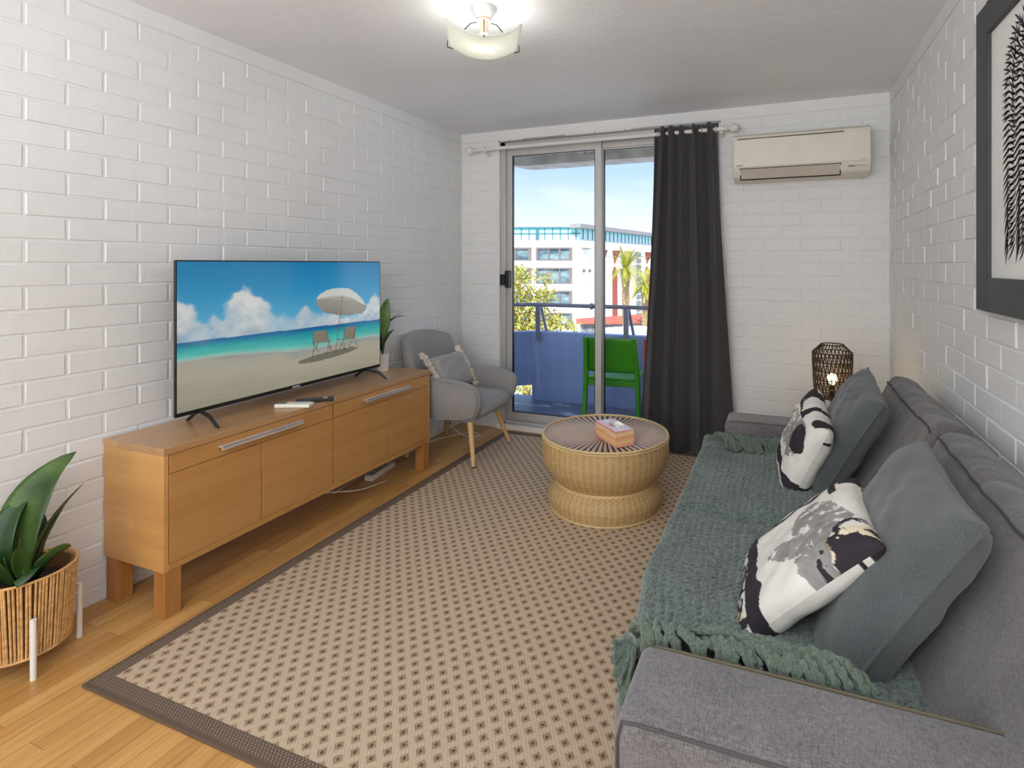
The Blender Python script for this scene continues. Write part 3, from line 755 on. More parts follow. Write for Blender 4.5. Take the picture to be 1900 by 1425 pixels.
for a in (-15, 80, 165, 262):
    # dowel legs lean on the outside of the planter
    ar = math.radians(a); rr = .135 if a < 0 else .143
    x, y = pp[0] + rr * math.cos(ar), pp[1] + rr * math.sin(ar)
    if x < XL + .02: x = XL + .02
    mb = MB(); mb.tube([(x, y, 0), (x, y, .195)], .0085, 12); mb.tube([(x, y, .165), (lerp(x, pp[0], .16), lerp(y, pp[1], .16), .165)], .005, 8)
    mb.build('leg', 'white', fp, world=True, label='white dowel leg')
q = Vector((pp[0], pp[1], .26))
# (base offset, tip offset, bow, width, side, material, cup)
LV = [((0, -.005, 0), (.0, .144, .406), (-.0, -.062, .05), .165, (.9, .35, -.2), 'leaf', .22),
      ((0, -.015, 0), (-.03, .04, .30), (.0, -.06, .03), .10, (.9, .4, -.1), 'leafd', .3),
      ((.01, .02, 0), (.0, .167, .283), (.0, -.045, .0), .035, (.9, -.3, .2), 'leafb', .7),
      ((.0, .02, 0), (.0, .11, .225), (.0, -.012, .0), .05, (.9, -.2, .2), 'leafd', .6),
      ((.02, 0, 0), (.09, -.055, .17), (.01, -.01, .03), .05, (.5, .8, .2), 'leaf', .5),
      ((.02, .01, 0), (.06, .10, .095), (.03, -.02, .035), .075, (.5, -.6, .6), 'leaf', .35),
      ((.02, 0, 0), (.13, -.075, .06), (.02, -.0, .05), .095, (.4, .8, .5), 'leafd', .25),
      ((.0, -.02, 0), (.03, -.14, .18), (.0, -.02, .05), .10, (.9, .2, .3), 'leaf', .2),
      ((-.02, -.01, 0), (-.05, -.12, .10), (.0, 0, .06), .09, (.6, -.3, .4), 'leafd', .25),
      ((-.02, .02, 0), (-.08, .08, .20), (.0, 0, .04), .07, (.2, .8, .1), 'leafd', .25)]
for b_, t_, bo, w_, s_, mt, cu_ in LV:
    mb = MB(); leaf(mb, q + Vector(b_), q + Vector(t_), bo, w_, s_, cu_, shape=.85 if w_ > .1 else 1.)
    mb.build('leaf', mt, fp, world=True, solid=.0012, ang=180)
mb = MB()
for b_, t_, bo, *_ in LV[:5]: mb.tube([q + Vector(b_) - Vector((0, 0, .01)), q + Vector(b_).lerp(Vector(t_), .12) + Vector(bo) * .42, q + Vector(b_).lerp(Vector(t_), .3) + Vector(bo) * .84], [.008, .006, .002], 8)
mb.build('stems', 'stem', fp, world=True)

sp_ = (-2.46, 2.87)
sp = thing('small_potted_plant', 'small leafy plant in a white pot behind the right end of the television', 'potted plant', (sp_[0], sp_[1], SZ1))
mb = MB(); mb.lathe([(.001, 0), (.036, 0), (.038, .004), (.04, .112), (.037, .112), (.035, .102), (.001, .1)], (0, 0, 0), 36); mb.build('pot', 'ceramic', sp)
mb = MB(); mb.lathe([(.001, .1015), (.0352, .1015)], (0, 0, 0), 24); mb.build('soil', 'soil', sp)
q = Vector((0, 0, .1))
for b_, t_, bo, w_, s_, mt, cu_ in [((0, -.0, .1), (.02, .025, .375), (-.0, -.02, 0), .10, (.6, .75, 0), 'leaf_lit', .3), ((0, 0, .06), (.0, .045, .29), (0, -.01, 0), .06, (.6, .8, 0), 'leafd', .4),
                                 ((0, .02, .09), (.06, .165, .245), (-.01, -.04, .05), .024, (.8, -.3, .3), 'leafd', .5), ((0, .02, .09), (.05, .125, .27), (-.01, -.03, .03), .020, (.8, -.3, .3), 'leafd', .5),
                                 ((0, .01, .07), (.03, .075, .165), (0, .0, .01), .05, (.8, -.3, .1), 'leaf_lit', .3), ((0, -.01, .03), (.0, -.05, .2), (0, -.01, .01), .05, (.8, .3, .1), 'leafd', .3), ((0, 0, .02), (-.05, .0, .2), (0, 0, .01), .05, (.2, .9, .1), 'leaf', .3)]:
    mb = MB(); leaf(mb, q + Vector(b_), q + Vector(t_), bo, w_, s_, cu_); mb.tube([q, q + Vector(b_)], .0025, 6) if Vector(b_).length > .01 else None
    mb.build('leaf', mt, sp, solid=.001, ang=180)

# ================================================================= ARMCHAIR
ch = thing('armchair', 'grey upholstered armchair with pale wood legs in the corner beyond the sideboard', 'armchair', (-2.185, 3.335, 0))
def rounded(poly, r=.3, it=2):
    for _ in range(it):
        n = len(poly); o = []
        for i in range(n):
            a, b = poly[i], poly[(i + 1) % n]
            o += [(lerp(a[0], b[0], .25), lerp(a[1], b[1], .25)), (lerp(a[0], b[0], .75), lerp(a[1], b[1], .75))]
        poly = o
    return poly
ap = rounded([(-.30, .60), (-.1, .583), (.12, .575), (.28, .555), (.345, .50), (.335, .41), (.285, .315), (-.02, .30), (-.27, .30), (-.32, .42)], it=2)
for s_ in (-1, 1):
    mb = MB(); n = len(ap)
    def yy(z): return s_ * (.235 + .03 * sstep(.3, .6, z))
    lay = [(-.034, .93), (-.022, .985), (0, 1), (.022, .985), (.034, .93)]
    cx_, cz_ = .0, .45; vs = []
    for (dy, k) in lay:
        for (x, z) in ap: vs.append((cx_ + (x - cx_) * k, yy(z) + dy, cz_ + (z - cz_) * k))
    fs = [(l * n + i, l * n + (i + 1) % n, (l + 1) * n + (i + 1) % n, (l + 1) * n + i) for l in range(4) for i in range(n)] + [tuple(range(n))[::-1], tuple(range(4 * n, 5 * n))]
    mb.add(vs, fs); mb.build('armrest', 'chairf', ch, ang=70)
    mb = MB(); mb.tube([(x * .96, yy(z) + s_ * .036, .45 + (z - .45) * .955) for (x, z) in ap], .003, 6, closed=True); mb.build('piping', 'chairf', ch)
def backf(u, v):
    # closed slab, u around the thickness, v across
    a = u * 2 * PI; c_, s2 = math.cos(a), math.sin(a)
    y = lerp(-1, 1, v); rz = .29; hz_ = lerp(.27, .262, abs(y))
    e = max(0, 1 - abs(y) ** 5) ** .35
    x = .062 * np.sign(c_) * abs(c_) ** .8 * e; z = hz_ * np.sign(s2) * abs(s2) ** .55 * (.75 + .25 * e) * (1 - .10 * y * y)
    zz = .59 + z
    return (x - .225 - .155 * (zz - .40) / .46 * .85 + .085 * y * y, y * (.275 + .01 * z), zz)
mb = MB(); mb.grid(backf, 40, 30, closeu=True); mb.build('backrest', 'chairf', ch, ang=180)
mb = MB(); mb.box((-.27, -.22, .285), (.26, .22, .36)); mb.build('seat_frame', 'chairf', ch, bevel=.03, seg=4)
def pillow(w, h, t, nu=26, pinch=.06, seed=0, wr=.006, power=.42):
    """soft cushion: local X width, Y height, Z thickness"""
    rs = np.random.RandomState(seed); ph = rs.rand(8) * 6.28
    def f(u, v, sgn):
        a, b = 2 * u - 1, 2 * v - 1
        x = a * w / 2 * (1 - pinch * (1 - b * b)); y = b * h / 2 * (1 - pinch * (1 - a * a))
        e = max(0, (1 - a ** 4) * (1 - b ** 4)); z = t / 2 * e ** power
        k = e ** .3
        z += wr * k * (math.sin(a * 7 + b * 3 + ph[0]) * .4 + math.sin(b * 9 - a * 4 + ph[1]) * .35 + math.sin((a + b) * 14 + ph[2]) * .2 + math.sin((a - b) * 17 + ph[3]) * .15)
        return Vector((x, y, sgn * max(0, z)))
    return f
def cushion(name, par, mat, w, h, t, R_, c_, nu=30, seed=0, pinch=.06, wr=.006, cols=None, seam=None, partname='cover'):
    f = pillow(w, h, t, nu, pinch, seed, wr)
    vs, fs = [], []
    n = nu + 1
    for sgn in (1, -1):
        o = len(vs)
        for i in range(n):
            for j in range(n): vs.append(R_ @ f(i / nu, j / nu, sgn) + c_)
        for i in range(nu):
            for j in range(nu):
                q_ = (o + i * n + j, o + (i + 1) * n + j, o + (i + 1) * n + j + 1, o + i * n + j + 1)
                fs.append(q_ if sgn > 0 else q_[::-1])
    o = raw_obj(partname, [tuple(v) for v in vs], fs, M[mat] if isinstance(mat, str) else mat, par)
    if cols is not None: set_colors(o, cols(n))
    if seam:
        mb = MB(); pth = []
        for (a0, b0, a1, b1) in ((0, 0, 1, 0), (1, 0, 1, 1), (1, 1, 0, 1), (0, 1, 0, 0)):
            for k in range(20): pth.append(R_ @ f(lerp(a0, a1, k / 20), lerp(b0, b1, k / 20), 0) + c_)
        mb.tube(pth, seam[1], 6, closed=True); mb.build('piping', seam[0], par)
    return o
def basis(right, up):
    r = Vector(right).normalized(); u = Vector(up); u = (u - r * u.dot(r)).normalized(); n_ = r.cross(u)
    return Matrix((r, u, n_)).transposed()
def softbox(mb, a, b, r=.03, n=5, bulge=.0, noise=0, seed=0):
    """rounded box by stretching a cube grid"""
    a, b = Vector(a), Vector(b); c_ = (a + b) / 2; h = (b - a) / 2; N_ = 14; rs = np.random.RandomState(seed).rand(6) * 6.28
    for ax in range(3):
        for sg in (-1, 1):
            def f(u, v):
                p_ = [0, 0, 0]; p_[ax] = sg; p_[(ax + 1) % 3] = 2 * u - 1; p_[(ax + 2) % 3] = 2 * v - 1
                # denser near edges
                q_ = [np.sign(t_) * (1 - (1 - abs(t_)) ** 1.7) for t_ in p_]
                P_ = Vector([q_[k] * h[k] for k in range(3)])
                inn = Vector([max(-(h[k] - r), min(h[k] - r, P_[k])) for k in range(3)])
                d = P_ - inn
                if d.length > 1e-9: P_ = inn + d.normalized() * r if sum(1 for k in range(3) if abs(d[k]) > 1e-9) >= 1 else P_
                if bulge:
                    e = (1 - q_[(ax + 1) % 3] ** 2) * (1 - q_[(ax + 2) % 3] ** 2); P_[ax] += sg * bulge * e
                if noise:
                    w_ = P_ + c_
                    P_ += Vector([math.sin(w_.y * 19 + rs[0] + w_.z * 11), math.sin(w_.x * 17 + rs[1]), math.sin(w_.y * 23 + rs[2] + w_.x * 9)]) * noise
                return P_ + c_
            mb.grid(f, N_, N_)
# seat cushion
sf = pillow(.56, .42, .13, 26, .02, 3, .002, .22)
mb = MB(); softbox(mb, (-.24, -.205, .325), (.325, .205, .43), .048, bulge=.016); mb.build('seat_cushion', 'chairf', ch, ang=80)
for (x0, y0, x1, y1) in ((.21, -.18, .285, -.255), (.20, .18, .262, .285), (-.2, -.18, -.265, -.24), (-.2, .18, -.285, .27)):
    mb = MB(); mb.tube([(x0, y0, .31), (lerp(x0, x1, .5), lerp(y0, y1, .5), .155), (x1, y1, .004 + (.0105 if x0 > 0 else 0))], [.0205, .017, .0125], 16); lg = mb.build('leg', 'beech', ch)
    mb = MB(); zf_ = .0102 if x0 > 0 else 0; mb.tube([(x1, y1, .006 + zf_), (x1, y1, zf_)], .0128, 12); mb.build('foot_pad', 'black', lg)
# lumbar cushion with tassels
lc = Vector((-2.245, 3.325, .575)); lum = thing('tasselled_cushion', 'grey lumbar cushion with cream tassel trim on the grey armchair', 'cushion', lc)
RL = basis((-.06, 1, -.02), (-.52, 0, .85))
cushion('l', lum, 'lumbar', .42, .27, .12, RL, Vector((0, 0, 0)), 30, 5, .05, .007)
for s_ in (-1, 1):
    mb = MB(); rs = random.Random(4 + s_)
    for i in range(34):
        b = lerp(-.15, .15, i / 33); st = Vector((s_ * .20, b, 0))
        for k in range(5):
            d = Vector((s_ * rs.uniform(.02, .06), rs.uniform(-.03, .015), rs.uniform(-.004, .035)))
            mb.tube([RL @ st, RL @ (st + d * .5 + Vector((0, 0, rs.uniform(0, .018)))), RL @ (st + d)], [.005, .009, .003], 5)
    mb.build('tassel_trim', 'fringe', lum)
    for e_ in (-1, 1):
        mb = MB(); c0 = Vector((s_ * .215, e_ * .15, 0))
        for k in range(26):
            d = Vector((s_ * rs.uniform(-.01, .045), e_ * rs.uniform(.0, .045) if e_ < 0 else rs.uniform(-.01, .03), rs.uniform(-.01, .02)))
            mb.tube([RL @ c0, RL @ (c0 + d * .6), RL @ (c0 + d)], [.007, .006, .003], 5)
        mb.build('corner_tassel', 'fringet' if e_ < 0 else 'fringe', lum)

# ================================================================= COFFEE TABLE
tc_ = (-.933, 2.895)
ct = thing('coffee_table', 'round woven rattan coffee table with spoked top standing on the rug', 'coffee table', (tc_[0], tc_[1], .0095)); ct.scale = (1.04, 1.04, .94)
def wick(name, prof, parent, sub=4):
    # resample
    pts = []
    for i in range(len(prof) - 1):
        for k in range(sub): t_ = k / sub; pts.append((lerp(prof[i][0], prof[i + 1][0], t_), lerp(prof[i][1], prof[i + 1][1], t_)))
    pts.append(prof[-1]); n = 240; vs = []; K = len(pts)
    for (r, z) in pts:
        for j in range(n + 1):
            a = 2 * PI * j / n; rr = r + .0022 * abs(math.sin(30 * a)); vs.append((rr * math.cos(a), rr * math.sin(a), z))
    me = bpy.data.meshes.new(name); m = n + 1
    fs = [(i * m + j, i * m + j + 1, (i + 1) * m + j + 1, (i + 1) * m + j) for i in range(K - 1) for j in range(n)]
    me.from_pydata(vs, [], fs); uv = me.uv_layers.new(name='UVMap')
    for p_ in me.polygons:
        p_.use_smooth = True
        for li in p_.loop_indices:
            vi = me.loops[li].vertex_index; uv.data[li].uv = ((vi % m) / n, (pts[vi // m][1]) / .42)
    me.materials.append(M['wicker']); o = bpy.data.objects.new(name, me); C.objects.link(o); o.parent = parent; return o
wick('table_body', [(.330, .418), (.336, .40), (.339, .36), (.338, .31), (.328, .26), (.306, .215), (.275, .175), (.262, .155)], ct, 5)
wick('table_foot', [(.262, .152), (.285, .13), (.303, .10), (.307, .07), (.300, .035), (.292, .004)], ct, 5)
mb = MB()
for (r, z, w) in ((.264, .155, .006), (.264, .148, .005), (.294, .006, .006), (.334, .42, .007), (.338, .408, .005)):
    mb.tube([(r * math.cos(2 * PI * k / 90), r * math.sin(2 * PI * k / 90), z) for k in range(90)], w, 8, closed=True)
mb.build('binding_ring', plain('pale_cane', (212, 184, 134), .5), ct)
mb = MB(); mb.lathe([(.001, .412), (.325, .412)], (0, 0, 0), 60); mb.build('top_panel', 'wickerbase', ct)
mb = MB()
NS = 60
for k in range(NS):
    a = 2 * PI * k / NS; n = 8; vs = []
    for i in range(n + 1):
        r = lerp(.012, .328, i / n); hw = r * math.tan(PI / NS) * (.70 - .14 * i / n) + .0008; zc = .4135
        ca_, sa_ = math.cos(a), math.sin(a)
        for (o_, z_) in ((-hw, 0), (-hw * .6, .004), (0, .0062), (hw * .6, .004), (hw, 0)): vs.append((r * ca_ - o_ * sa_, r * sa_ + o_ * ca_, zc + z_))
    mb.add(vs, [(i * 5 + j, i * 5 + j + 1, (i + 1) * 5 + j + 1, (i + 1) * 5 + j) for i in range(n) for j in range(4)])
t = NT('rattan_spokes'); rr_ = t.math('SINE', t.math('MULTIPLY', t.math('SQRT', t.math('ADD', t.math('POWER', (sx_ := t.n('ShaderNodeSeparateXYZ')).outputs[0], 2), t.math('POWER', sx_.outputs[1], 2))), 900)); t.l(t.n('ShaderNodeTexCoord').outputs['Object'], sx_.inputs[0])
t.base(t.ramp(t.math('ADD', t.math('MULTIPLY', rr_, .3), .5), [(.2, (178, 152, 134)), (.7, (226, 206, 190))])).p(Roughness=.28, Coat_Weight=.3, Coat_Roughness=.2); t.bump(rr_, .0012)
mb.build('top_spokes', t.m, ct, ang=180)
# tissue box
tb = thing('tissue_box', 'orange and pink striped tissue box on the rattan coffee table', 'tissue box', (-.843, 2.775, .4045), rz=math.radians(-44))
t = NT('box_print'); co = t.coord((1, 1, 1)); s3 = t.n('ShaderNodeSeparateXYZ'); t.l(co, s3.inputs[0])
zf = t.math('MULTIPLY', t.math('ADD', s3.outputs[2], t.math('MULTIPLY', t.noise(co, 12, 2), .03)), 10)
t.base(t.ramp(zf, [(.05, (206, 132, 146)), (.22, (226, 150, 140)), (.3, (232, 170, 120)), (.45, (236, 196, 140)), (.62, (228, 160, 120)), (.8, (240, 214, 170)), (.97, (214, 110, 120))])).p(Roughness=.4)
mb = MB(); mb.box((-.112, -.055, 0), (.112, .055, .083)); mb.build('carton', t.m, tb, bevel=.001)
mb = MB(); mb.box((-.111, -.054, .083), (.111, .054, .0838)); mb.build('carton_lid', plain('pale_lid', (238, 226, 232), .4), tb)
mb = MB(); mb.lathe([(.001, .0842), (.028, .0842)], (.0, 0, 0), 24); mb.build('opening', plain('dark_slot', (206, 176, 160), .8), tb)
mb = MB(); mb.grid(lambda u, v: (lerp(-.06, .05, u) + .012 * math.sin(v * 6), (v - .5) * .05 + .01 * math.sin(u * 8), .084 + .024 * math.sin(PI * u) * (.5 + .5 * math.sin(v * 5 + u * 3)) + .002), 14, 10)
mb.build('tissue', plain('tissue_paper', (245, 240, 242), .8), tb, solid=.0006, ang=180)

# ================================================================= SOFA
AY0, AY1 = .885, 2.955; AW = .205; AZ = .575
sofa = thing('sofa', 'long charcoal grey fabric sofa with low arms against the right wall', 'sofa', (.15, 1.92, .0))
for k, (ya, yb) in enumerate(((AY0, AY0 + AW), (AY1 - AW, AY1))):
    mb = MB(); softbox(mb, (-.27, ya, .10), (.60, yb, AZ), .026, bulge=.006); ar = mb.build('armrest', 'sofa', sofa, world=True, ang=60)
    for (y, mt, zz) in ((yb - .012 if k == 0 else ya + .012, 'seamb', AZ - .003), (ya + .006 if k == 0 else yb - .006, 'seam', AZ - .010)):
        mb = MB(); mb.tube([(-.268, y, .12), (-.2665, y, AZ - .045), (-.258, y, AZ - .012), (-.235, y, zz + .0015), (.0, y, zz + .004), (.4, y, zz + .003), (.59, y, zz)], .0032, 6); mb.build('piping', mt, ar, world=True)
mb = MB(); softbox(mb, (-.25, AY0 + AW - .01, .09), (.52, AY1 - AW + .01, .27), .03); mb.build('base', 'sofa', sofa, world=True, ang=60)
SM = 2.02
for (ya, yb) in ((AY0 + AW + .004, SM - .003), (SM + .003, AY1 - AW - .004)):
    mb = MB(); softbox(mb, (-.345, ya, .25), (.30, yb, .425), .045, bulge=.012); mb.build('seat_cushion', 'sofa', sofa, world=True, ang=60)
for x in (-.2, .5):
    zb9 = .0098 if x < 0 else 0
    for y in (AY0 + .08, AY1 - .08):
        mb = MB(); mb.tube([(x, y, .1), (x, y, zb9)], [.025, .018], 14); mb.build('leg', 'black', sofa, world=True)
prof = [(.215, .40), (.30, .50), (.36, .61), (.415, .72), (.452, .81), (.468, .835), (.50, .838), (.55, .822), (.585, .795), (.60, .75), (.595, .6), (.56, .42), (.5, .36), (.3, .36)]
def backpiece(ya, yb, seed):
    n = len(prof); NY = 150; vs = []
    rs = np.random.RandomState(seed).rand(6) * 6.28
    for i in range(NY + 1):
        t_ = i / NY; s_ = 1 - (1 - t_) ** 1 if False else t_
        y = lerp(ya, yb, s_); e = min(t_, 1 - t_) * (yb - ya); k = 1 - .22 * max(0, 1 - e / .055) ** 2
        cx_, cz_ = .44, .6
        for j, (x, z) in enumerate(prof):
            w = .006 * math.sin(y * 22 + j * .7 + rs[0]) + .004 * math.sin(y * 47 + j * 1.3 + rs[1])
            if 3 <= j <= 9: w += .0035 * (abs(math.sin(y * 58 + rs[2] + math.sin(y * 13 + j * .5) * 1.4 + (j - 6) * .35)) ** 3) * (.4 + .6 * math.sin(y * 7.3 + rs[3]) ** 2) * (1 if j > 4 else .5)
            if 5 <= j <= 8: z2 = cz_ + (z - cz_) * k + w * .9; x2 = cx_ + (x - cx_) * k
            else: z2 = cz_ + (z - cz_) * k; x2 = cx_ + (x - cx_) * k - abs(w) * .5
            sag = -.012 * math.sin(PI * t_) if 4 <= j <= 8 else 0
            vs.append((min(x2, XR - .012), y, z2 + sag))
    fs = [(i * n + j, i * n + (j + 1) % n, (i + 1) * n + (j + 1) % n, (i + 1) * n + j) for i in range(NY) for j in range(n)] + [tuple(range(n))[::-1], tuple(range(NY * n, (NY + 1) * n))]
    mb = MB(); mb.add(vs, fs); o = mb.build('backrest', 'sofa2', sofa, world=True, sub=1)
    mb = MB()
    for jj, r_ in ((4, .003), (1, .0025)): mb.tube([Vector(vs[i * n + jj]) + Vector((-.001, 0, .001)) for i in range(5, NY - 4)], r_, 6)
    mb.build('piping', 'seam', o, world=True)
backpiece(.93, SM - .008, 1); backpiece(SM + .008, 2.875, 2)

# ---- throw blanket
TX0, TX1, TYa, TYb = -.375, .235, 1.10, 2.76
th = thing('throw_blanket', 'chunky knitted green throw with fringe spread over the sofa seat', 'blanket', (-.1, 1.9, .43))
def throw_pt(u, v, wv=True):
    """u across (front to back), v along"""
    L = .70; s_ = u * L
    y = lerp(TYa, TYb, v)
    seat = .448 + .010 * math.sin(y * 5.1 + 1) + .006 * math.sin(y * 13 + u * 7) - .022 * math.exp(-((y - SM) / .05) ** 2)
    xf = -.350 - .006 * math.sin(y * 4 + .6) + .045 * sstep(1.65, 1.12, y)
    if s_ < .08:      # the part that hangs over the front edge
        t_ = (.08 - s_) / .08; a = t_ * 1.4
        x = xf - .028 * math.sin(a); z = seat - .028 + .028 * math.cos(a) - .05 * max(0, t_ - .5)
    else: x = xf + (s_ - .08) * .95; z = seat - .004 * math.sin((s_) * 8)
    # rise on to the arms at both ends
    ea = max(0, (1.20 - y) / .10); z += .105 * min(1, ea) ** 1.6 * sstep(.16, .05, x)
    eb = max(0, (y - 2.70) / .06); z += .04 * min(1, eb) ** 1.5
    if wv: pass
    return Vector((x, y, z))
NX_, NY_ = 150, 390
vs = []
for i in range(NX_ + 1):
    for j in range(NY_ + 1):
        u, v = i / NX_, j / NY_
        P_ = throw_pt(u, v)
        k1 = math.sin(u * .70 / .0125 * PI + .8 * math.sin(v * 30)); k2 = math.sin(v * 1.685 / .0115 * PI + .6 * math.sin(u * 19))
        bmp = .0034 * (k1 * k2) + .0018 * k1 + NR.uniform(-.0008, .0008)
        P_.z += bmp + .004
        P_.x += .0012 * k2 if u > .02 else .004 * math.sin(v * 90) + .004 * math.sin(v * 37)
        vs.append(tuple(P_ - th.location))
m_ = NY_ + 1
fs = [(i * m_ + j, i * m_ + j + 1, (i + 1) * m_ + j + 1, (i + 1) * m_ + j) for i in range(NX_) for j in range(NY_)]
to = raw_obj('knit_cloth', vs, fs, M['throw'], th)
md = to.modifiers.new('t', 'SOLIDIFY'); md.thickness = .006; md.offset = -1
# fringe: twisted cords bunched along the near arm, falling over the front corner, and along the far arm
rs = random.Random(21)
mb = MB()
def cord(p, r=.0045):
    p = [Vector(q_) for q_ in p]; out = []
    for i in range(len(p) - 1):
        for k in range(4): out.append(p[i].lerp(p[i + 1], k / 4))
    out.append(p[-1])
    # soften
    for _ in range(2): out = [out[0]] + [(out[i - 1] + out[i] * 2 + out[i + 1]) / 4 for i in range(1, len(out) - 1)] + [out[-1]]
    for ph in (0, PI):
        mb.tube([q_ + Vector((math.cos(i * 1.1 + ph), math.sin(i * 1.1 + ph) * .5, math.sin(i * 1.1 + ph))) * r * .6 for i, q_ in enumerate(out)], r, 6)
for i in range(38):
    x = lerp(-.315, .075, i / 37) + rs.uniform(-.006, .006); k = i / 37
    dx = rs.uniform(.01, .10) * (1 if rs.random() < .8 else -.6); up = rs.uniform(-.004, .012); y0 = 1.165 + rs.uniform(-.012, .02)
    cord([(x, y0, .515), (x + dx * .2, 1.145 + rs.uniform(-.004, .008), .560 + up), (x + dx * .6, 1.118 + rs.uniform(-.004, .008), .583 + up), (x + dx * .9, 1.104, .574), (x + dx, 1.104, .535)], .0062)
for i in range(9):
    x = lerp(-.20, .0, i / 8)
    cord([(x, 1.165, .55), (x + .04, 1.15 + rs.uniform(-.006, .012), .585), (x + .09, 1.145, .592 + rs.uniform(-.004, .006)), (x + .14, 1.13, .58), (x + .16, 1.11, .56)], .006)
mb.build('fringe', 'throwf', th, world=True)
mb = MB()
for i in range(44):
    e = rs.random(); x0 = -.305 + rs.uniform(-.006, .03); y0 = 1.135 + rs.uniform(-.01, .02)
    xe = -.278 - .012 - .045 * e; ye = 1.055 + .03 * e + rs.uniform(-.02, .012); ze = .44 + .10 * e + rs.uniform(-.02, .015)
    cord([(x0, y0, .535), (x0 - .012 - .01 * e, 1.11 + rs.uniform(-.005, .01), .545 - .01 * e), (lerp(x0, xe, .65) - .006, lerp(y0, ye, .7), lerp(.535, ze, .5)), (xe, ye, ze)], .0036)
mb.build('hanging_fringe', 'throwf', th, world=True)
mb = MB()
for i in range(40):
    x = lerp(-.33, .05, i / 39)
    cord([(x, 2.73, .485), (x + rs.uniform(0, .03), 2.735, .512 + rs.uniform(0, .014)), (x + rs.uniform(.03, .08), 2.705 - rs.uniform(0, .02), .508), (x + rs.uniform(.06, .12), 2.67 - rs.uniform(0, .04), .47)], .0055)
mb.build('fringe', 'throwf', th, world=True)

# ---- cushions on the sofa
def patcols(seed, flip=False):
    def f(n):
        out = []
        for side in range(2):
            A, B = np.meshgrid(np.linspace(0, 1, n), np.linspace(0, 1, n), indexing='ij')   # A across, B up
            if side: A = 1 - A
            n1 = vnoise(n, n, 5, seed + side, 5); n2 = vnoise(n, n, 22, seed + 7, 4); n3 = vnoise(n, n, 10, seed + 9, 4, 1.5)
            cr = L3((226, 222, 214)); gy = L3((150, 147, 144)); dk = L3((40, 34, 42)); tn = L3((206, 186, 146))
            c = np.broadcast_to(cr, (n, n, 3)).copy() * (.9 + .18 * n3[..., None])
            if not flip:
                g = (np.hypot((A - .64) / .33, (B - .66) / .24) + (n1 - .5) * 1.0) < 1
                c = np.where(g[..., None], gy * (.6 + .8 * n2[..., None]), c)
                c = np.where((g & (n2 > .63))[..., None], cr, c)
                sp = (A > .72) & (B > .55) & ((A - .72) * 1.6 + (B - .55) * .9 + (n2 - .5) * 1.5 > .55)
                c = np.where(sp[..., None], dk, c)
                ln_ = np.abs(A - .13 - .05 * np.sin(B * 4) - (n1 - .5) * .06); c = np.where(((ln_ < .014 + .018 * n3) & (B > .2) & (B < .93))[..., None], dk, c)
                st2 = (A < .3) & (np.abs(B - .84 - A * .1) < .028 + (n1 - .5) * .04); c = np.where(st2[..., None], dk, c)
                c = np.where(((A < .16) & (B > .9))[..., None], dk, c)
                band = np.abs(B - .19 + .05 * A - (n1 - .5) * .10); c = np.where((band < .045 + .05 * A)[..., None], dk, c)
                low = B < .12 + (n1 - .5) * .06; c = np.where(low[..., None], np.where((n2 > .49)[..., None], dk, cr * .97), c)
                c = np.where(((B < .10) & (A > .84))[..., None], np.where((n2 > .52)[..., None], dk, tn), c)
                c = np.where(((A > .82) & (B > .74) & ~sp)[..., None], c * L3((250, 240, 214)), c)
            else:
                g = (np.hypot((A - .50) / .40, (B - .60) / .24) + (n1 - .5) * .9) < 1
                c = np.where(g[..., None], gy * (.6 + .8 * n2[..., None]), c); c = np.where((g & (n2 > .62))[..., None], cr, c)
                b_ = (np.hypot((A - .74) / .20, (B - .66) / .15) + (n1 - .5) * .7) < 1
                c = np.where(b_[..., None], dk, c)
                band = (np.abs(B - .22 + (n1 - .5) * .14) < .065); c = np.where(band[..., None], dk, c)
                low = B < .13; c = np.where((low & (n2 > .5))[..., None], dk, c)
                tp = (B > .84) & (n1 > .48); c = np.where(tp[..., None], dk, c)
            out.append(c.reshape(-1, 3))
        return np.concatenate(out)
    return f
patm = attr_mat('printed_cotton', rough=.85, bump=.0006)
def C2(name, label, mat, w, h, t, c_, right, up, seed, cat='cushion', **k):
    o = thing(name, label, cat, c_, group=None)
    cushion(name, o, mat, w, h, t, basis(right, up), Vector((0, 0, 0)), seed=seed, **k); return o
C2('sofa_cushion', 'plain dark grey square cushion nearest the near sofa arm', 'cushg', .57, .54, .17, (.236, 1.545, .606), (-.03, -1, .0), (.52, .04, .84), 3, nu=44, wr=.008, seam=('cushg', .004))
C2('sofa_cushion', 'plain dark grey square cushion at the far end of the sofa beside the lamp', 'cushg', .40, .47, .15, (.235, 2.45, .665), (0, -.98, -.15), (.44, .04, .88), 8, nu=44, wr=.008, seam=('cushg', .004))
C2('patterned_cushion', 'cream, grey and black abstract print cushion lying against the near grey cushion', patm, .43, .43, .12, (.054, 1.557, .575), (0, -1, 0.02), (.72, .03, .69), 12, nu=150, wr=.005, cols=patcols(31), seam=None)
C2('patterned_cushion', 'cream, grey and black abstract print cushion propped at the far end of the sofa', patm, .40, .37, .13, (.080, 2.45, .592), (.05, -.95, -.20), (.38, -.12, .90), 15, nu=150, wr=.005, cols=patcols(55, True), seam=None)

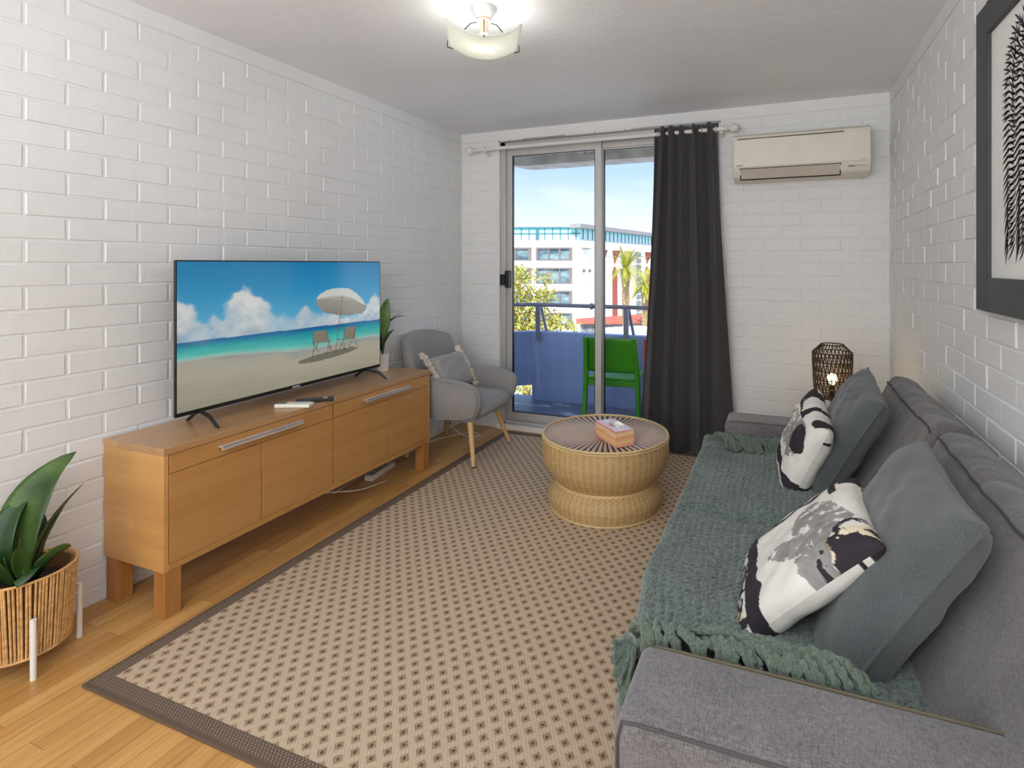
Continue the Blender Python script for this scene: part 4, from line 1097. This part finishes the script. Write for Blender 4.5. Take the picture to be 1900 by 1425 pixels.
# ================================================================= SIDE TABLE + LAMP
st_ = thing('side_table', 'small cream side table behind the far arm of the sofa', 'side table', (.285, 3.32, 0))
mb = MB(); mb.box((.068, 3.11, .478), (.50, 3.53, .5)); mb.build('tabletop', 'cream', st_, world=True, bevel=.003)
for x in (.085, .447):
    for y in (3.128, 3.475):
        mb = MB(); mb.box((x, y, 0), (x + .036, y + .036, .478)); mb.build('leg', 'cream', st_, world=True)
lx, ly = .262, 3.40
lp = thing('table_lamp', 'small lit table lamp with dark woven openwork shade and wire legs', 'lamp', (lx, ly, .5))
def sr(z):   # shade radius over height above the table
    return np.interp(z, [.085, .10, .32, .350, .39], [.06, .094, .106, .104, .062])
mb = MB()
rows = 5; z0_, z1_ = .095, .345; nn = 30
for r in range(rows):
    za, zb = lerp(z0_, z1_, r / rows), lerp(z0_, z1_, (r + 1) / rows)
    for k in range(nn):
        a0 = 2 * PI * (k + (.5 if r % 2 else 0)) / nn
        for d in (-.5, .5):
            a1 = a0 + d * 2 * PI / nn
            mb.tube([(sr(za) * math.cos(a0), sr(za) * math.sin(a0), za), (sr(zb) * math.cos(a1), sr(zb) * math.sin(a1), zb)], .0026, 5)
for k in range(nn):
    a = 2 * PI * k / nn; mb.tube([(sr(.345) * math.cos(a), sr(.345) * math.sin(a), .345), (.06 * math.cos(a), .06 * math.sin(a), .39)], .0024, 5)
for k in range(24):
    a = 2 * PI * k / 24; mb.tube([(sr(.095) * math.cos(a), sr(.095) * math.sin(a), .095), (.05 * math.cos(a), .05 * math.sin(a), .083)], .0022, 5)
mb.build('woven_shade', 'shade', lp)
mb = MB()
for z, r in [(lerp(z0_, z1_, r / rows), sr(lerp(z0_, z1_, r / rows))) for r in range(rows + 1)] + [(.39, .06), (.083, .05)]:
    mb.tube([(r * math.cos(2 * PI * k / 48), r * math.sin(2 * PI * k / 48), z) for k in range(48)], .0034, 6, closed=True)
mb.build('shade_ring', 'shade', lp)
mb = MB()
for k in range(6):
    a = 2 * PI * k / 6 + .3; mb.tube([(.045 * math.cos(a), .045 * math.sin(a), .088), (.06 * math.cos(a), .06 * math.sin(a), .03), (.078 * math.cos(a), .078 * math.sin(a), .002)], .0026, 6)
mb.build('wire_leg', 'blackm', lp)
mb = MB(); mb.tube([(0, 0, .085), (0, 0, .16)], .014, 12); mb.lathe([(.001, .083), (.05, .083), (.05, .088), (.001, .088)], (0, 0, 0), 24); mb.build('socket', 'blackm', lp)
mb = MB(); mb.sphere((0, 0, .195), .026, 16, 10, (1, 1, 1.25)); mb.build('bulb', emit('warm_bulb', (255, 206, 128), 60), lp)

# ================================================================= outlet and cables
ot = thing('power_outlet', 'white double power outlet low on the left wall behind the armchair', 'power outlet', (XL + .0062, 3.67, .07))
mb = MB(); mb.box((0, -.058, -.036), (.01, .058, .036)); mb.build('cover_plate', 'white', ot, bevel=.003)
for y in (-.028, .028):
    mb = MB(); mb.box((.01, y - .006, .014), (.013, y + .006, .026)); mb.build('switch', 'rodwhite', ot)
mb = MB(); mb.box((.0095, .005, -.022), (.045, .045, .012)); mb.build('plug', plain('grey_plug', (120, 118, 114), .5), ot, bevel=.005)
mb = MB()
def cab(pts, r=.0035):
    p = [Vector(q_) for q_ in pts]; out = []
    for i in range(len(p) - 1):
        for k in range(6): out.append(p[i].lerp(p[i + 1], k / 6))
    out.append(p[-1])
    for _ in range(6): out = [out[0]] + [(out[i - 1] + out[i] * 2 + out[i + 1]) / 4 for i in range(1, len(out) - 1)] + [out[-1]]
    mb.tube(out, r, 6)
cab([(XL + .055, 3.69, .06), (XL + .1, 3.68, .03), (-2.3, 3.62, .0045), (-2.2, 3.70, .0045), (-2.33, 3.76, .0045), (-2.50, 3.5, .0045), (-2.50, 3.2, .004), (-2.50, 3.0, .004), (-2.50, 2.7, .004), (-2.46, 2.45, .004)])
tag(mb.build('power_cable', 'cable'), 'white power cable looping over the floor beneath the grey armchair', 'cable')
mb = MB(); cab([(-2.30, 2.72, .004), (-2.26, 2.45, .05), (-2.28, 2.25, .12), (-2.30, 2.05, .168)]); mb.box((0, 0, 0), (0, 0, 0)) if False else None
tag(mb.build('hanging_cable', 'cable'), 'thin white cable drooping beneath the middle of the sideboard', 'cable')
pbb = thing('power_board', 'white power board on the floor under the far end of the sideboard', 'power board', (-2.42, 2.80, 0), rz=math.radians(8))
mb = MB(); mb.box((-.03, -.13, 0), (.03, .13, .035)); mb.build('body', 'white', pbb, bevel=.008, seg=3)
mb = MB(); [mb.box((-.015, y - .018, .0345), (.015, y + .018, .0365)) for y in (-.09, -.04, .01, .06)]; mb.build('sockets', plain('socket_grey', (150, 148, 144), .5), pbb)

# ================================================================= BALCONY
BZ = -.05; PY = 5.07
mb = MB(); mb.box((-3.2, YB + TH, BZ - .18), (1.2, PY + .14, BZ)); struct(mb.build('balcony_floor', 'bfloor', smooth=False))
mb = MB()
def para(x0, x1):
    mb.box((x0, PY, BZ), (x1, PY + .12, .652))
para(-2.43, 1.2)
# the left end turns back toward the house, open at the foot
mb.add([(-2.43, PY, .652), (-2.43, PY + .12, .652), (-2.82, PY - .20, .652), (-2.82, PY - .32, .652), (-2.43, PY, .10), (-2.43, PY + .12, .10), (-2.82, PY - .20, .10), (-2.82, PY - .32, .10)], [(0, 1, 2, 3), (7, 6, 5, 4), (0, 4, 5, 1), (1, 5, 6, 2), (2, 6, 7, 3), (3, 7, 4, 0)])
mb.box((-2.94, YB + TH, BZ), (-2.82, PY - .2, .652))
struct(mb.build('balcony_parapet', 'parapet', smooth=False))
rl = thing('balcony_railing', 'grey metal handrail on posts above the blue balcony wall', 'railing', (-1.6, PY, .65))
mb = MB(); mb.tube([(-2.88, 4.3, .93), (-2.85, PY - .28, .93), (-2.46, PY + .01, .93), (-1.8, PY + .01, .93), (.6, PY + .01, .93)], .02, 12); mb.tube([(-1.79, PY + .01, .93), (-1.765, PY + .01, .93)], .032, 12); mb.build('handrail', 'railm', rl, world=True)
for x in (-2.35, -1.415, -.4):
    mb = MB(); mb.box((x - .024, PY - .035, .56), (x + .024, PY - .012, .915)); mb.tube([(x + .045, PY + .09, .652), (x + .01, PY + .03, .91)], .016, 8); mb.build('post', 'railm', rl, world=True)
# slab of the balcony above, with a shallow arched underside
mb = MB(); prs = []
for i in range(41):
    x = lerp(-2.85, 1.2, i / 40); w = (x + 2.6) / 1.25; z = 2.352 if x > -2.52 else 2.352 + (-2.52 - x) * .25
    prs.append((x, z))
poly = [(1.2, 2.62), (-2.95, 2.62), (-2.95, 2.46)] + prs
mb.prism(poly, 'y', PY - .1, PY + .16); mb.box((-2.95, YB + TH, 2.5), (1.2, PY - .1, 2.62))
for k in range(4):
    xa = -2.75 + k * .98; arc = [(xa + .94 * t_ / 12, 2.46 - .05 * math.sin(PI * t_ / 12) * 0 + (.0 if t_ in (0, 12) else 0) - .035 + .06 * math.sin(PI * t_ / 12)) for t_ in range(13)]
    mb.prism([(xa, 2.5), ] + arc + [(xa + .94, 2.5)], 'y', PY - .32, PY - .1)
struct(mb.build('balcony_slab', 'concrete', smooth=False))
mb = MB(); mb.box((-3.3, YB + TH - .01, -9.9), (-2.95, PY + .1, 5)) if False else mb.box((-9, YB + .02, -9.9), (XL - TH, YB + TH, 6)); mb.box((XR + TH, YB + .02, -9.9), (6, YB + TH, 6)); mb.box((XL - TH, YB + .02, -9.9), (XR + TH, YB + TH, -.2)); mb.box((XL - TH, YB + .02, H + .2), (XR + TH, YB + TH, 6))
struct(mb.build('wall_outer', 'brick', smooth=False))

def rod4(mb, pts, w, d):
    """rectangular-section bar, wide in x, deep in y"""
    vs = []
    for (x, y, z) in pts: vs += [(x - w / 2, y - d / 2, z), (x + w / 2, y - d / 2, z), (x + w / 2, y + d / 2, z), (x - w / 2, y + d / 2, z)]
    n = len(pts); mb.add(vs, [(i * 4 + j, i * 4 + (j + 1) % 4, (i + 1) * 4 + (j + 1) % 4, (i + 1) * 4 + j) for i in range(n - 1) for j in range(4)] + [(3, 2, 1, 0), tuple(range(n * 4 - 4, n * 4))])
gc = thing('plastic_chair', 'bright green plastic chair on the balcony with its back to the glass door', 'chair', (-1.34, 4.50, BZ), rz=math.radians(3))
mb = MB(); mb.grid(lambda u, v: (lerp(-.205, .205, u) * lerp(.94, 1.0, 1 - v * .3), -.20 - .075 * v + .025 * (2 * u - 1) ** 2, lerp(.50, .795, v) + (.0 if v < .9 else -.008 * (2 * u - 1) ** 2)), 16, 12); mb.build('backrest', 'green', gc, solid=.012)
for s_ in (-1, 1):
    mb = MB(); rod4(mb, [(s_ * .232, -.245, 0), (s_ * .228, -.215, .25), (s_ * .222, -.205, .42), (s_ * .212, -.235, .62), (s_ * .203, -.28, .80)], .038, .04); mb.build('leg', 'green', gc, bevel=.008, seg=3)
    mb = MB(); rod4(mb, [(s_ * .215, .235, 0), (s_ * .212, .205, .25), (s_ * .205, .19, .43)], .036, .036); mb.build('leg', 'green', gc, bevel=.008, seg=3)
mb = MB(); mb.box((-.215, -.20, .435), (.215, .225, .455)); mb.build('seat', 'green', gc, bevel=.01, seg=3)
mb = MB(); mb.box((-.215, -.215, .385), (.215, -.185, .435)); mb.build('apron', 'green', gc, bevel=.006)
rc = thing('plastic_chair', 'red plastic chair just showing behind the curtain edge on the balcony', 'chair', (-.812, 4.50, BZ))
for s_ in (-1, 1):
    mb = MB(); rod4(mb, [(s_ * .232, -.245, 0), (s_ * .222, -.205, .42), (s_ * .203, -.28, .80)], .038, .04); mb.build('leg', plain('red_plastic', (196, 60, 40), .4), rc, bevel=.008)
    mb = MB(); rod4(mb, [(s_ * .215, .235, 0), (s_ * .205, .19, .43)], .036, .036); mb.build('leg', plain('red_plastic', (196, 60, 40), .4), rc, bevel=.008)
mb = MB(); mb.grid(lambda u, v: (lerp(-.205, .205, u), -.20 - .075 * v, lerp(.50, .795, v)), 8, 6); mb.build('backrest', plain('red_plastic', (196, 60, 40), .4), rc, solid=.012)
mb = MB(); mb.box((-.215, -.20, .435), (.215, .225, .455)); mb.build('seat', plain('red_plastic', (196, 60, 40), .4), rc, bevel=.01)

# ================================================================= BEYOND THE BALCONY
GZ = -10.
mb = MB(); mb.box((-160, 5.6, GZ - .2), (160, 260, GZ)); struct(mb.build('ground', 'asphalt', smooth=False))
# office building with a corner toward us
DC = 80.
P0 = far(1077, 490.86, DC)
def onplane(px, py, A, dirv):
    """where the sight line through a bearing meets the vertical plane through A along dirv"""
    d = Fd + Rd * ((px - PCX) / FPX); n_ = Vector((dirv.y, -dirv.x, 0)); t_ = (A.x * n_.x + A.y * n_.y) / (d.x * n_.x + d.y * n_.y)
    return t_, Vector((0, 0, EYE)) + d * t_ + Vector((0, 0, (PCY - py) / FPX * t_))
dl = (far(940, 490, 80.5) - P0); dl.z = 0; dl.normalize()
dr_ = (far(1210, 490, 104.) - P0); dr_.z = 0; dr_.normalize()
nl = Vector((dl.y, -dl.x, 0)); nl = nl if nl.dot(Fd) > 0 else -nl      # away from us
nr_ = Vector((dr_.y, -dr_.x, 0)); nr_ = nr_ if nr_.dot(Rd) < 0 else -nr_
bd = thing('office_building', 'large white office building with glass roof level beyond the balcony', 'building', (P0.x, P0.y, GZ))
def slab(mb, A, d, n_, s0, s1, z0, z1, o0, o1):
    vs = []
    for z in (z0, z1):
        for (s_, o_) in ((s0, o0), (s1, o0), (s1, o1), (s0, o1)): vs.append((A.x + d.x * s_ + n_.x * o_, A.y + d.y * s_ + n_.y * o_, z))
    mb.add(vs, [(3, 2, 1, 0), (4, 5, 6, 7), (0, 1, 5, 4), (1, 2, 6, 5), (2, 3, 7, 6), (3, 0, 4, 7)])
zw = onplane(1077, 446, P0, dl)[1].z; zt_ = onplane(1077, 422, P0, dl)[1].z
def S(px, A=P0, d=dl): 
    return (onplane(px, 490, A, d)[1] - Vector((A.x, A.y, 0))).to_2d().dot(d.to_2d())
mb = MB(); slab(mb, P0, dl, nl, 0, 34, GZ, zw, .35, 14)
# left wing: white spandrels and piers around the window bays
rowsz = [(onplane(1000, a, P0, dl)[1].z, onplane(1000, b, P0, dl)[1].z) for a, b in ((459, 484), (496.5, 527), (539, 566), (580, 605))]
s_r, s_l, s_r2 = S(1062), S(994), S(986.5)
prev = zw
for (zt2, zb2) in rowsz: slab(mb, P0, dl, nl, 0, 34, zt2, prev, 0, .36); prev = zb2
slab(mb, P0, dl, nl, 0, 34, GZ, prev, 0, .36)
bays = [(s_r, s_l), (s_r2, s_r2 + 7), (s_r2 + 8, s_r2 + 16)]
for (zt2, zb2) in rowsz:
    slab(mb, P0, dl, nl, 0, s_r, zb2, zt2, 0, .36); slab(mb, P0, dl, nl, s_l, s_r2, zb2, zt2, 0, .36); slab(mb, P0, dl, nl, s_r2 + 7, s_r2 + 8, zb2, zt2, 0, .36); slab(mb, P0, dl, nl, s_r2 + 16, 34, zb2, zt2, 0, .36)
slab(mb, P0, dr_, nr_, 0, 60, GZ, zw - 0, .6, 14)
# right wing: white skin with tapering openings in front of red-brown panels
zrt = onplane(1077, 461, P0, dl)[1].z
slab(mb, P0, dr_, nr_, 0, 60, zrt, zw, 0, .6); slab(mb, P0, dr_, nr_, 0, 2.5, GZ, zrt, 0, .6)
mb.build('facade', 'facade', bd, world=True, smooth=False)
gm = NT('office_glass'); vn = gm.noise(gm.coord((.5, .5, 1)), 1.2, 3); gm.base(gm.ramp(vn, [(.35, (70, 96, 112)), (.65, (136, 158, 160))])).p(Roughness=.15)
for (zt2, zb2) in rowsz[:4]:
    for bi, (a, b) in enumerate(bays[:2]):
        w = MB(); fo = .1
        for k in range(4):
            ss = lerp(a + .25, b - .25, k / 3); slab(w, P0, dl, nl, ss - .12, ss + .12, zb2, zt2, .05, .3)
        slab(w, P0, dl, nl, a, b, zt2 - .22, zt2, .0, .3); slab(w, P0, dl, nl, a, b, zb2, zb2 + .18, .0, .3); slab(w, P0, dl, nl, a, a + .5, zb2, zt2, .02, .3); slab(w, P0, dl, nl, b - .3, b, zb2, zt2, .02, .3)
        wo = w.build('window', 'winfr', bd, world=True, smooth=False)
        g = MB(); slab(g, P0, dl, nl, a, b, zb2, zt2, .26, .33); g.build('pane', gm.m, wo, world=True, smooth=False)
# roof level in glass
g = MB(); slab(g, P0, dl, nl, 0.1, 34, zw, zt_, .5, .6); slab(g, P0, dr_, nr_, .1, 60, zw, zt_, .8, .9)
tg = NT('roof_glass'); tg.base((150, 214, 222)).p(Roughness=.1); sxx = tg.n('ShaderNodeSeparateXYZ'); tg.l(tg.coord(), sxx.inputs[0])
tg.base(tg.ramp(tg.math('DIVIDE', tg.math('SUBTRACT', sxx.outputs[2], zw - GZ), zt_ - zw), [(.0, (240, 250, 250)), (.5, (190, 236, 236)), (.9, (140, 216, 224))]))
g.build('roof_glazing', tg.m, bd, world=True, smooth=False)
g = MB(); teal = plain('teal_mullion', (60, 118, 128), .5)
for k in range(16): g = MB(); slab(g, P0, dl, nl, .6 + k * 1.17, .75 + k * 1.17, zw, zt_, .4, .5); g.build('mullion', teal, bd, world=True, smooth=False)
for k in range(26): g = MB(); slab(g, P0, dr_, nr_, .6 + k * 1.5, .72 + k * 1.5, zw + .3, zt_, .7, .8); g.build('mullion', teal, bd, world=True, smooth=False)
g = MB()
slab(g, P0, dl, nl, 0, 34, zt_ - .95, zt_ - .8, .4, .5); slab(g, P0, dl, nl, 0, 34, zt_ - .12, zt_ + .1, .3, .6)
slab(g, P0, dl, nl, 6.2, 6.7, zw, zt_, .35, .5)
g.build('roof_rail', teal, bd, world=True, smooth=False)
g = MB(); slab(g, P0, dr_, nr_, -1.0, 60, zt_ - .1, zt_ + .5, -.6, 1.2); g.build('roof_eave', plain('roof_grey', (150, 146, 144), .7), bd, world=True, smooth=False)
g = MB(); slab(g, P0, dr_, nr_, 2.5, 60, GZ, zrt, .5, .62); g.build('red_panels', 'redbrick', bd, world=True, smooth=False)
# white skin pieces between the V-shaped openings
g = MB()
def quad_skin(pts):
    vs = []
    for o_ in (.38, .5):
        for (s_, z_) in pts: vs.append((P0.x + dr_.x * s_ + nr_.x * o_, P0.y + dr_.y * s_ + nr_.y * o_, z_))
    n = len(pts); g.add(vs, [tuple(range(n)), tuple(range(n, 2 * n))[::-1]] + [(i, (i + 1) % n, n + (i + 1) % n, n + i) for i in range(n)])
opens = [(S(1120, P0, dr_), S(1132, P0, dr_), 0), (S(1140, P0, dr_), S(1156, P0, dr_), 1), (S(1162.5, P0, dr_), S(1177, P0, dr_), 0), (S(1200, P0, dr_), S(1215, P0, dr_), 0)]
zmid = zrt - 2.6
prev_s = 2.5
for (a, b, keep) in opens:
    quad_skin([(prev_s, zrt), (a, zrt), (a, GZ), (prev_s, GZ)])
    c_ = lerp(a, b, .55)
    # white wedge that narrows the opening
    quad_skin([(b, zrt), (b + .01, GZ), (lerp(a, b, .70), GZ), (lerp(a, b, .66), zmid - 1.), (lerp(a, b, .30), zmid)])
    quad_skin([(a, zrt), (lerp(a, b, .22), zmid), (a, zmid - .8)])
    prev_s = b
quad_skin([(prev_s, zrt), (60, zrt), (60, GZ), (prev_s, GZ)])
g.build('white_skin', 'facade', bd, world=True, smooth=False)
g = MB(); a, b = S(1181, P0, dr_), S(1189, P0, dr_)
for k in range(14): slab(g, P0, dr_, nr_, a, b, zrt - .2 - k * 1.1 - .8, zrt - .2 - k * 1.1, -.06, .0)
g.build('window', plain('grey_window_strip', (120, 124, 126), .4), bd, world=True, smooth=False)
g = MB()
for q in (1082, 1093): p_ = onplane(q, 502, P0, dr_)[1]; g.sphere(p_ - nr_ * .1, .28, 10, 8)
slab(g, P0, dr_, nr_, .3, 2.6, zw - 1.25, zw - 1.12, -.4, 0)
g.build('wall_fixtures', plain('grey_fixture', (110, 108, 110), .6), bd, world=True)

# leafy tree, pavilion, white roof and two palms
def leafy(name, label, clusters, trunk, nleaf, size, seed, mat):
    o = thing(name, label, 'tree', (trunk[0], trunk[1], GZ))
    rs = np.random.RandomState(seed); vs, fs = [], []
    for (c_, r) in clusters:
        for _ in range(int(nleaf * r * r)):
            d = rs.normal(size=3); d /= np.linalg.norm(d); rr = r * (rs.rand() ** .35); p_ = np.array(c_) + d * rr * np.array([1, 1, .8])
            a = rs.normal(size=3); a /= np.linalg.norm(a); b = np.cross(a, rs.normal(size=3)); b /= np.linalg.norm(b)
            s_ = size * rs.uniform(.6, 1.2); k = len(vs)
            vs += [tuple(p_ - a * s_), tuple(p_ + b * s_ * .45), tuple(p_ + a * s_), tuple(p_ - b * s_ * .45)]; fs.append((k, k + 1, k + 2, k + 3))
    off = np.array(o.location); raw_obj('foliage', [tuple(np.array(v) - off) for v in vs], fs, M[mat], o, smooth=False)
    mb = MB(); mb.tube([(trunk[0], trunk[1], GZ), (trunk[0] + .1, trunk[1], lerp(GZ, trunk[2], .6)), trunk], [.3, .24, .14], 10)
    for (c_, r) in clusters[:5]: mb.tube([(trunk[0], trunk[1], trunk[2] - .6), c_], [.09, .03], 6)
    mb.build('trunk', 'trunk', o, world=True); return o
def cl_(lst, d): return [(tuple(far(x, y, d + dd)), r) for (x, y, r, dd) in lst]
leafy('leafy_tree', 'sunlit yellow green tree behind the left end of the balcony rail',
      cl_([(965, 520, .75, 0), (950, 560, .9, 0), (985, 560, .75, .5), (1010, 548, .55, 0), (975, 600, 1.1, 0), (1010, 595, .8, .4), (1040, 605, .55, 0), (945, 520, .9, 1), (950, 640, 1.2, 0), (1000, 640, 1.2, 0), (1015, 516, .32, 0), (925, 600, 1.3, 0), (960, 700, 1.3, 0), (1066, 606, .3, 0)], 21.),
      tuple(far(975, 660, 21.)), 640, .085, 3, 'tree')
def palm(name, label, top, seed, R_=2.0, nf=44):
    o = thing(name, label, 'palm tree', (top.x, top.y, GZ)); rs = random.Random(seed)
    mb = MB(); n = 14; mb.tube([(top.x, top.y, lerp(GZ, top.z - .1, k / n)) for k in range(n + 1)], [.30 + .03 * (k % 2) for k in range(n - 1)] + [.38, .42], 12); mb.build('trunk', 'trunk', o, world=True)
    mb = MB()
    for k in range(nf):
        az = rs.uniform(0, 2 * PI); el = rs.uniform(-.45, 1.35); L = R_ * rs.uniform(.8, 1.1)
        p_ = Vector(top); d = Vector((math.cos(az) * math.cos(el), math.sin(az) * math.cos(el), math.sin(el))); pts = [p_.copy()]; nseg = 14
        for i in range(nseg): p_ = p_ + d * (L / nseg); d = (d + Vector((0, 0, -.085))).normalized(); pts.append(p_.copy())
        side = Vector((-math.sin(az), math.cos(az), 0))
        for i in range(1, nseg):
            f = (pts[i + 1] - pts[i - 1]).normalized(); ll = .42 * math.sin(PI * (i / nseg) ** .6) + .06
            for sg in (-1, 1):
                for h_ in (0, .5):
                    b_ = pts[i].lerp(pts[i + 1], h_); tip = b_ + (side * sg + f * .9 + Vector((0, 0, .12))).normalized() * ll
                    w = f * .03; mb.add([b_ - w, b_ + w, tip], [(0, 1, 2)])
        mb.tube(pts, [.035 * (1 - .8 * i / nseg) for i in range(nseg + 1)], 4)
    mb.build('fronds', 'palm', o, world=True, smooth=False); return o
palm('palm_tree', 'taller palm tree standing before the red brown panels beyond the balcony', far(1161, 499, 46), 5, 2.5)
palm('palm_tree', 'lower palm tree half hidden by the curtain edge', far(1196, 530, 55), 9, 2.3)
pv = thing('pavilion', 'low street pavilion with red sloping roof at the foot of the palms', 'pavilion', tuple(far(1150, 700, 60)))
pv.location.z = GZ
A = far(1150, 588, 62)
mb = MB(); hx = 4.2
ctr = Vector((A.x, A.y, 0))
def PVp(a, b, z): q_ = ctr + Rd * a + Fd * b; return (q_.x, q_.y, z)
z1r, z0r = far(0, 583, 62).z, far(0, 596, 62).z
mb.add([PVp(-5, -3, z0r), PVp(5, -3, z0r), PVp(5, 3, z0r), PVp(-5, 3, z0r), PVp(2.5, 0, z1r)], [(0, 1, 4), (1, 2, 4), (2, 3, 4), (3, 0, 4), (3, 2, 1, 0)])
mb.build('roof', plain('red_roof', (178, 92, 72), .7, var=.1), pv, world=True, smooth=False)
mb = MB(); mb.add([PVp(-4.5, -2.5, GZ), PVp(4.5, -2.5, GZ), PVp(4.5, 2.5, GZ), PVp(-4.5, 2.5, GZ), PVp(-4.5, -2.5, z0r), PVp(4.5, -2.5, z0r), PVp(4.5, 2.5, z0r), PVp(-4.5, 2.5, z0r)], [(3, 2, 1, 0), (4, 5, 6, 7), (0, 1, 5, 4), (1, 2, 6, 5), (2, 3, 7, 6), (3, 0, 4, 7)])
mb.build('walls', plain('shop_front', (112, 116, 118), .6, var=.3, nscale=1.5), pv, world=True, smooth=False)
wr_ = thing('marquee', 'white pitched marquee roof just above the balcony wall', 'marquee', tuple(far(1175, 700, 34))); wr_.location.z = GZ
ctr = far(1172, 610, 34); ctr.z = 0; za, zb_ = far(0, 604, 34).z, far(0, 616, 34).z
mb = MB(); mb.add([PVp(-2.2, -2, zb_), PVp(2.4, -2, zb_), PVp(2.4, 2, zb_), PVp(-2.2, 2, zb_), PVp(.4, 0, za)], [(0, 1, 4), (1, 2, 4), (2, 3, 4), (3, 0, 4), (3, 2, 1, 0)]); mb.build('canopy', 'facade', wr_, world=True, smooth=False)
mb = MB()
for a, b in ((-2.1, -1.9), (2.3, -1.9), (2.3, 1.9), (-2.1, 1.9)): mb.tube([PVp(a, b, GZ), PVp(a, b, zb_)], .05, 8)
mb.build('posts', 'alu', wr_, world=True)

# ================================================================= LIGHT
W = bpy.data.worlds.new('sky'); bpy.context.scene.world = W; W.use_nodes = True
nt = W.node_tree; nt.nodes.clear(); out = nt.nodes.new('ShaderNodeOutputWorld'); bg = nt.nodes.new('ShaderNodeBackground')
tcn = nt.nodes.new('ShaderNodeTexCoord'); sp3 = nt.nodes.new('ShaderNodeSeparateXYZ'); nt.links.new(tcn.outputs['Generated'], sp3.inputs[0])
cr = nt.nodes.new('ShaderNodeValToRGB'); e = cr.color_ramp.elements; e.new(.3); e.new(.6)
for i_, (p_, c_) in enumerate([(0.0, (232, 238, 246)), (.07, (222, 232, 247)), (.17, (178, 205, 250)), (.5, (150, 184, 242))]): e[i_].position = p_; e[i_].color = (*lin(c_), 1)
nt.links.new(sp3.outputs[2], cr.inputs[0])
mp = nt.nodes.new('ShaderNodeMapping'); mp.inputs['Scale'].default_value = (2.5, 2.5, 11); nt.links.new(tcn.outputs['Generated'], mp.inputs[0])
nz = nt.nodes.new('ShaderNodeTexNoise'); nz.inputs['Scale'].default_value = 1.6; nz.inputs['Detail'].default_value = 6; nt.links.new(mp.outputs[0], nz.inputs['Vector'])
c2 = nt.nodes.new('ShaderNodeValToRGB'); c2.color_ramp.elements[0].position = .48; c2.color_ramp.elements[1].position = .78; c2.color_ramp.elements[1].color = (.55, .55, .55, 1); nt.links.new(nz.outputs[0], c2.inputs[0])
mx = nt.nodes.new('ShaderNodeMix'); mx.data_type = 'RGBA'; mx.inputs[7].default_value = (*lin((244, 246, 250)), 1)
nt.links.new(c2.outputs[0], mx.inputs[0]); nt.links.new(cr.outputs[0], mx.inputs[6]); nt.links.new(mx.outputs[2], bg.inputs[0]); bg.inputs[1].default_value = 1.38
nt.links.new(bg.outputs[0], out.inputs[0])

def light(name, ty, loc, energy, col=(1, 1, 1), rot=(0, 0, 0), **k):
    d = bpy.data.lights.new(name, ty); d.energy = energy; d.color = col
    for a, v in k.items(): setattr(d, a, v)
    o = bpy.data.objects.new(name, d); C.objects.link(o); o.location = loc; o.rotation_euler = rot; return o
light('sun', 'SUN', (0, 0, 20), 7.5, (1, .97, .90), (math.radians(42), 0, math.radians(12)), angle=.01)
light('ceiling_lamp_light', 'POINT', LC + Vector((0, 0, -.138)), 9, (1, .96, .90), shadow_soft_size=.03)
light('table_lamp_light', 'POINT', (lx, ly, .5 + .195), 6.5, (1, .70, .36), shadow_soft_size=.022)
light('rear_fill_point', 'POINT', (-.6, -1.0, H - .45), 22, (.95, .98, 1), shadow_soft_size=.22)  # added fill behind the camera, stands for no fixture
light('ceiling_fill', 'AREA', (-.65, -.45, 1.7), 44, (.90, .95, 1), (math.radians(168), 0, 0), shape='RECTANGLE', size=2.2, size_y=.7)  # added fill, unseen, aimed up to brighten the ceiling
light('rear_fill_panel', 'AREA', (-.95, YR + .06, 1.35), 48, (.90, .95, 1), (math.radians(90), 0, 0), shape='RECTANGLE', size=2.8, size_y=2.0)  # added fill before the solid rear wall, no window there

# ================================================================= CAMERA
cd = bpy.data.cameras.new('camera'); cam = bpy.data.objects.new('camera', cd); C.objects.link(cam)
cd.sensor_width = 36; cd.sensor_fit = 'HORIZONTAL'; cd.lens = FPX / 1900 * 36
cd.shift_x = (950 - PCX) / 1900; cd.shift_y = -(712.5 - PCY) / 1900
cam.location = (0, 0, EYE); cam.rotation_euler = (PI / 2, 0, YAW); cd.clip_start = .05; cd.clip_end = 600
sc = bpy.context.scene; sc.camera = cam
sc.view_settings.view_transform = 'Standard'; sc.view_settings.look = 'None'; sc.view_settings.gamma = 1; sc.view_settings.use_curve_mapping = False
sc.view_settings.exposure = 0.0
sc.cycles.max_bounces = 10; sc.cycles.diffuse_bounces = 6; sc.cycles.sample_clamp_indirect = 8; sc.cycles.use_denoising = True
sc.cycles.transparent_max_bounces = 12
